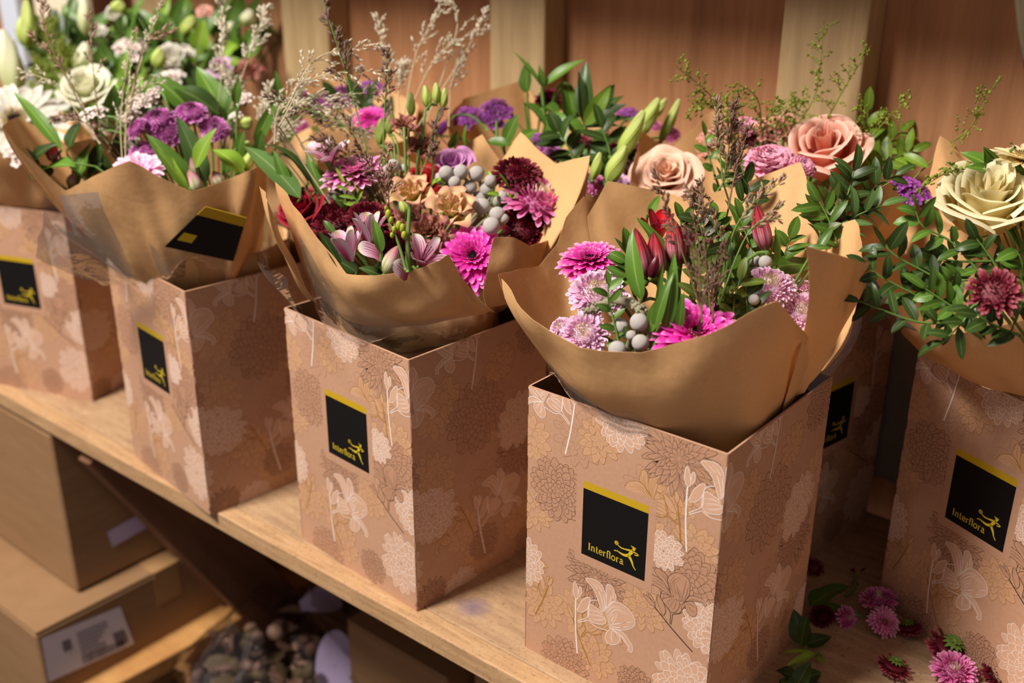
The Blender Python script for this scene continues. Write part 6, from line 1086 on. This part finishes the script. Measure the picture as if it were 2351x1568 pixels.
for pts, lab in (([(2420, 720), (2440, 640), (2460, 560)], 'dark sprig on the wall side of the red chrysanthemum'), ([(2480, 700), (2500, 620), (2540, 560)], 'dark sprig behind the cream gerbera stalk'), ([(2420, 600), (2450, 520), (2480, 440)], 'dark sprig beside the cream gerbera'), ([(2540, 680), (2570, 600), (2600, 540)], 'dark sprig at the outer edge of the cream rose wrap')):
    sprig(B5, 'pistacia_sprig', lab, pts, 10, 62, 25, 'leaf_dark', PS, dd=-.01, spread=.85, jit=.4)
# ---- litter on the shelf
def lie(kind, px, py, rpx, label, face, lift=.5, group=None, cat='fallen flower'):
    p = onz(px, py, 0); R0 = rpx*depth(p)/F; bl, nm, ct = KINDS[kind]; z = np.array(face, float); z /= np.linalg.norm(z); R = frame(z, roll=RNG.random()*6); p[2] = R0*lift
    e = empty('fallen_'+nm, label, cat, p, R, R0, group)
    for pn, me in head_parts(kind): obj(pn, me, e)
    return e
LG = 'fallen flower heads on the shelf'
lie('mum_pink', 2012, 1408, 38, 'fallen pink flower head leaning behind another pink one', camdir(-.1, .8, .3), 1.0, LG); lie('gerb_pink', 2026, 1448, 40, 'fallen pink flower head with a yellow eye facing up', camdir(.1, .6, .8), .6, LG)
lie('mum_pink', 1942, 1430, 26, 'small crushed pink flower head beside a dark red one', camdir(.5, .3, .8), .5, LG); lie('mum_burg', 1886, 1428, 28, 'fallen dark red flower head by the box corner', camdir(-.3, .6, .7), .6, LG); lie('mum_maroon', 1868, 1312, 22, 'dark red flower head in the shade behind the nearest box', camdir(0, .6, .7), .5, LG)
def upside(px, py, r, lab):
    e = lie('mum_maroon', px, py, r, lab, (.05+RNG.normal()*.15, -.15+RNG.normal()*.15, -1), .62, LG); mb = MB(); ringpet(mb, 12, .08, -.42, .5, .2, D(-10), D(30), 'lance', nu=5); ringpet(mb, 9, .05, -.48, .3, .16, D(-30), D(10), 'lance', nu=5); mb.ball((0, 0, -.44), (.2, .2, .14), 5, 8); obj('sepals', mb.mesh('sepals', ['calyx']), e)
upside(2082, 1454, 30, 'upturned red flower head with green sepals beside the pink heads'); upside(2178, 1512, 50, 'largest upturned red flower head with green sepals'); upside(2050, 1546, 36, 'upturned red flower head with green sepals at the picture bottom')
lie('mum_pink', 2186, 1562, 46, 'fallen pink flower head in front of the largest upturned red one', camdir(-.1, .7, .6), .6, LG); lie('mum_burg', 2292, 1568, 40, 'fallen dark red flower head touching the askew box', camdir(0, .5, .8), .6, LG)
def lleaf(lab, leaves, mat='leaf_dark', stems=(), nm='fallen_leaf'):
    o0 = onz(*leaves[0][0], .004); e = empty(nm, lab, 'fallen leaf', o0, None, 1, 'fallen leaves on the shelf')
    for lf in leaves:
        a, b = onz(*lf[0], .006+(lf[3] if len(lf) > 3 else .0)), onz(*lf[1], .006+(lf[4] if len(lf) > 4 else .004)); V, C = leaf_world(a, b, lf[2]*depth(a)/F, (RNG.normal()*.3, -.4, 1), .25, 'lance' if len(lf) < 6 else lf[5], -.2, .05); mb = MB(); mb.grid(V-o0, C); obj('leaf', mb.mesh('leaf', [mat]), e)
    if stems:
        mb = MB()
        for pts in stems: mb.tube(smooth_curve([onz(x, y, .008)-o0 for x, y in pts], 8), .0018, 6)
        obj('stem', mb.mesh('stem', ['stem_green']), e)
lleaf('large crumpled green leaf lying behind the nearest box', [((1858, 1392), (1950, 1345), 62, .02, .03), ((1870, 1385), (1985, 1420), 20, .0, .0)], 'leaf_mid', [((1940, 1370), (1960, 1350), (1965, 1318))])
lleaf('dark green leaves pressed against the side of the nearest box', [((1845, 1480), (1822, 1400), 50, .02, .05), ((1845, 1482), (1908, 1462), 36), ((1840, 1485), (1855, 1410), 34, .02, .05)], 'leaf_dark', [((1850, 1500), (1844, 1460), (1840, 1425))])
lleaf('pale green twig leaves lying on darker leaves', [((1870, 1500), (1795, 1500), 16, .02, .02), ((1866, 1502), (1806, 1528), 18, .02, .02), ((1872, 1505), (1894, 1525), 16)], 'leaf_light', [((1800, 1545), (1866, 1502), (1885, 1508))])
lleaf('dark serrated leaves at the bottom beside the nearest box', [((1835, 1560), (1782, 1540), 40, .0, .01), ((1840, 1560), (1885, 1545), 44), ((1830, 1575), (1860, 1520), 40, .01, .03), ((1820, 1585), (1790, 1560), 44), ((1850, 1590), (1895, 1575), 40)], 'leaf_dark')
lleaf('single white petal lying against the askew box', [((2146, 1462), (2172, 1480), 14)], 'white', (), 'fallen_petal')
lleaf('tiny red petals scattered in the shade behind the boxes', [((1976, 1312), (1990, 1304), 8), ((1955, 1306), (1964, 1316), 10), ((1986, 1362), (1996, 1358), 7), ((1966, 1340), (1972, 1345), 6)], 'burgundy', (), 'fallen_petal')
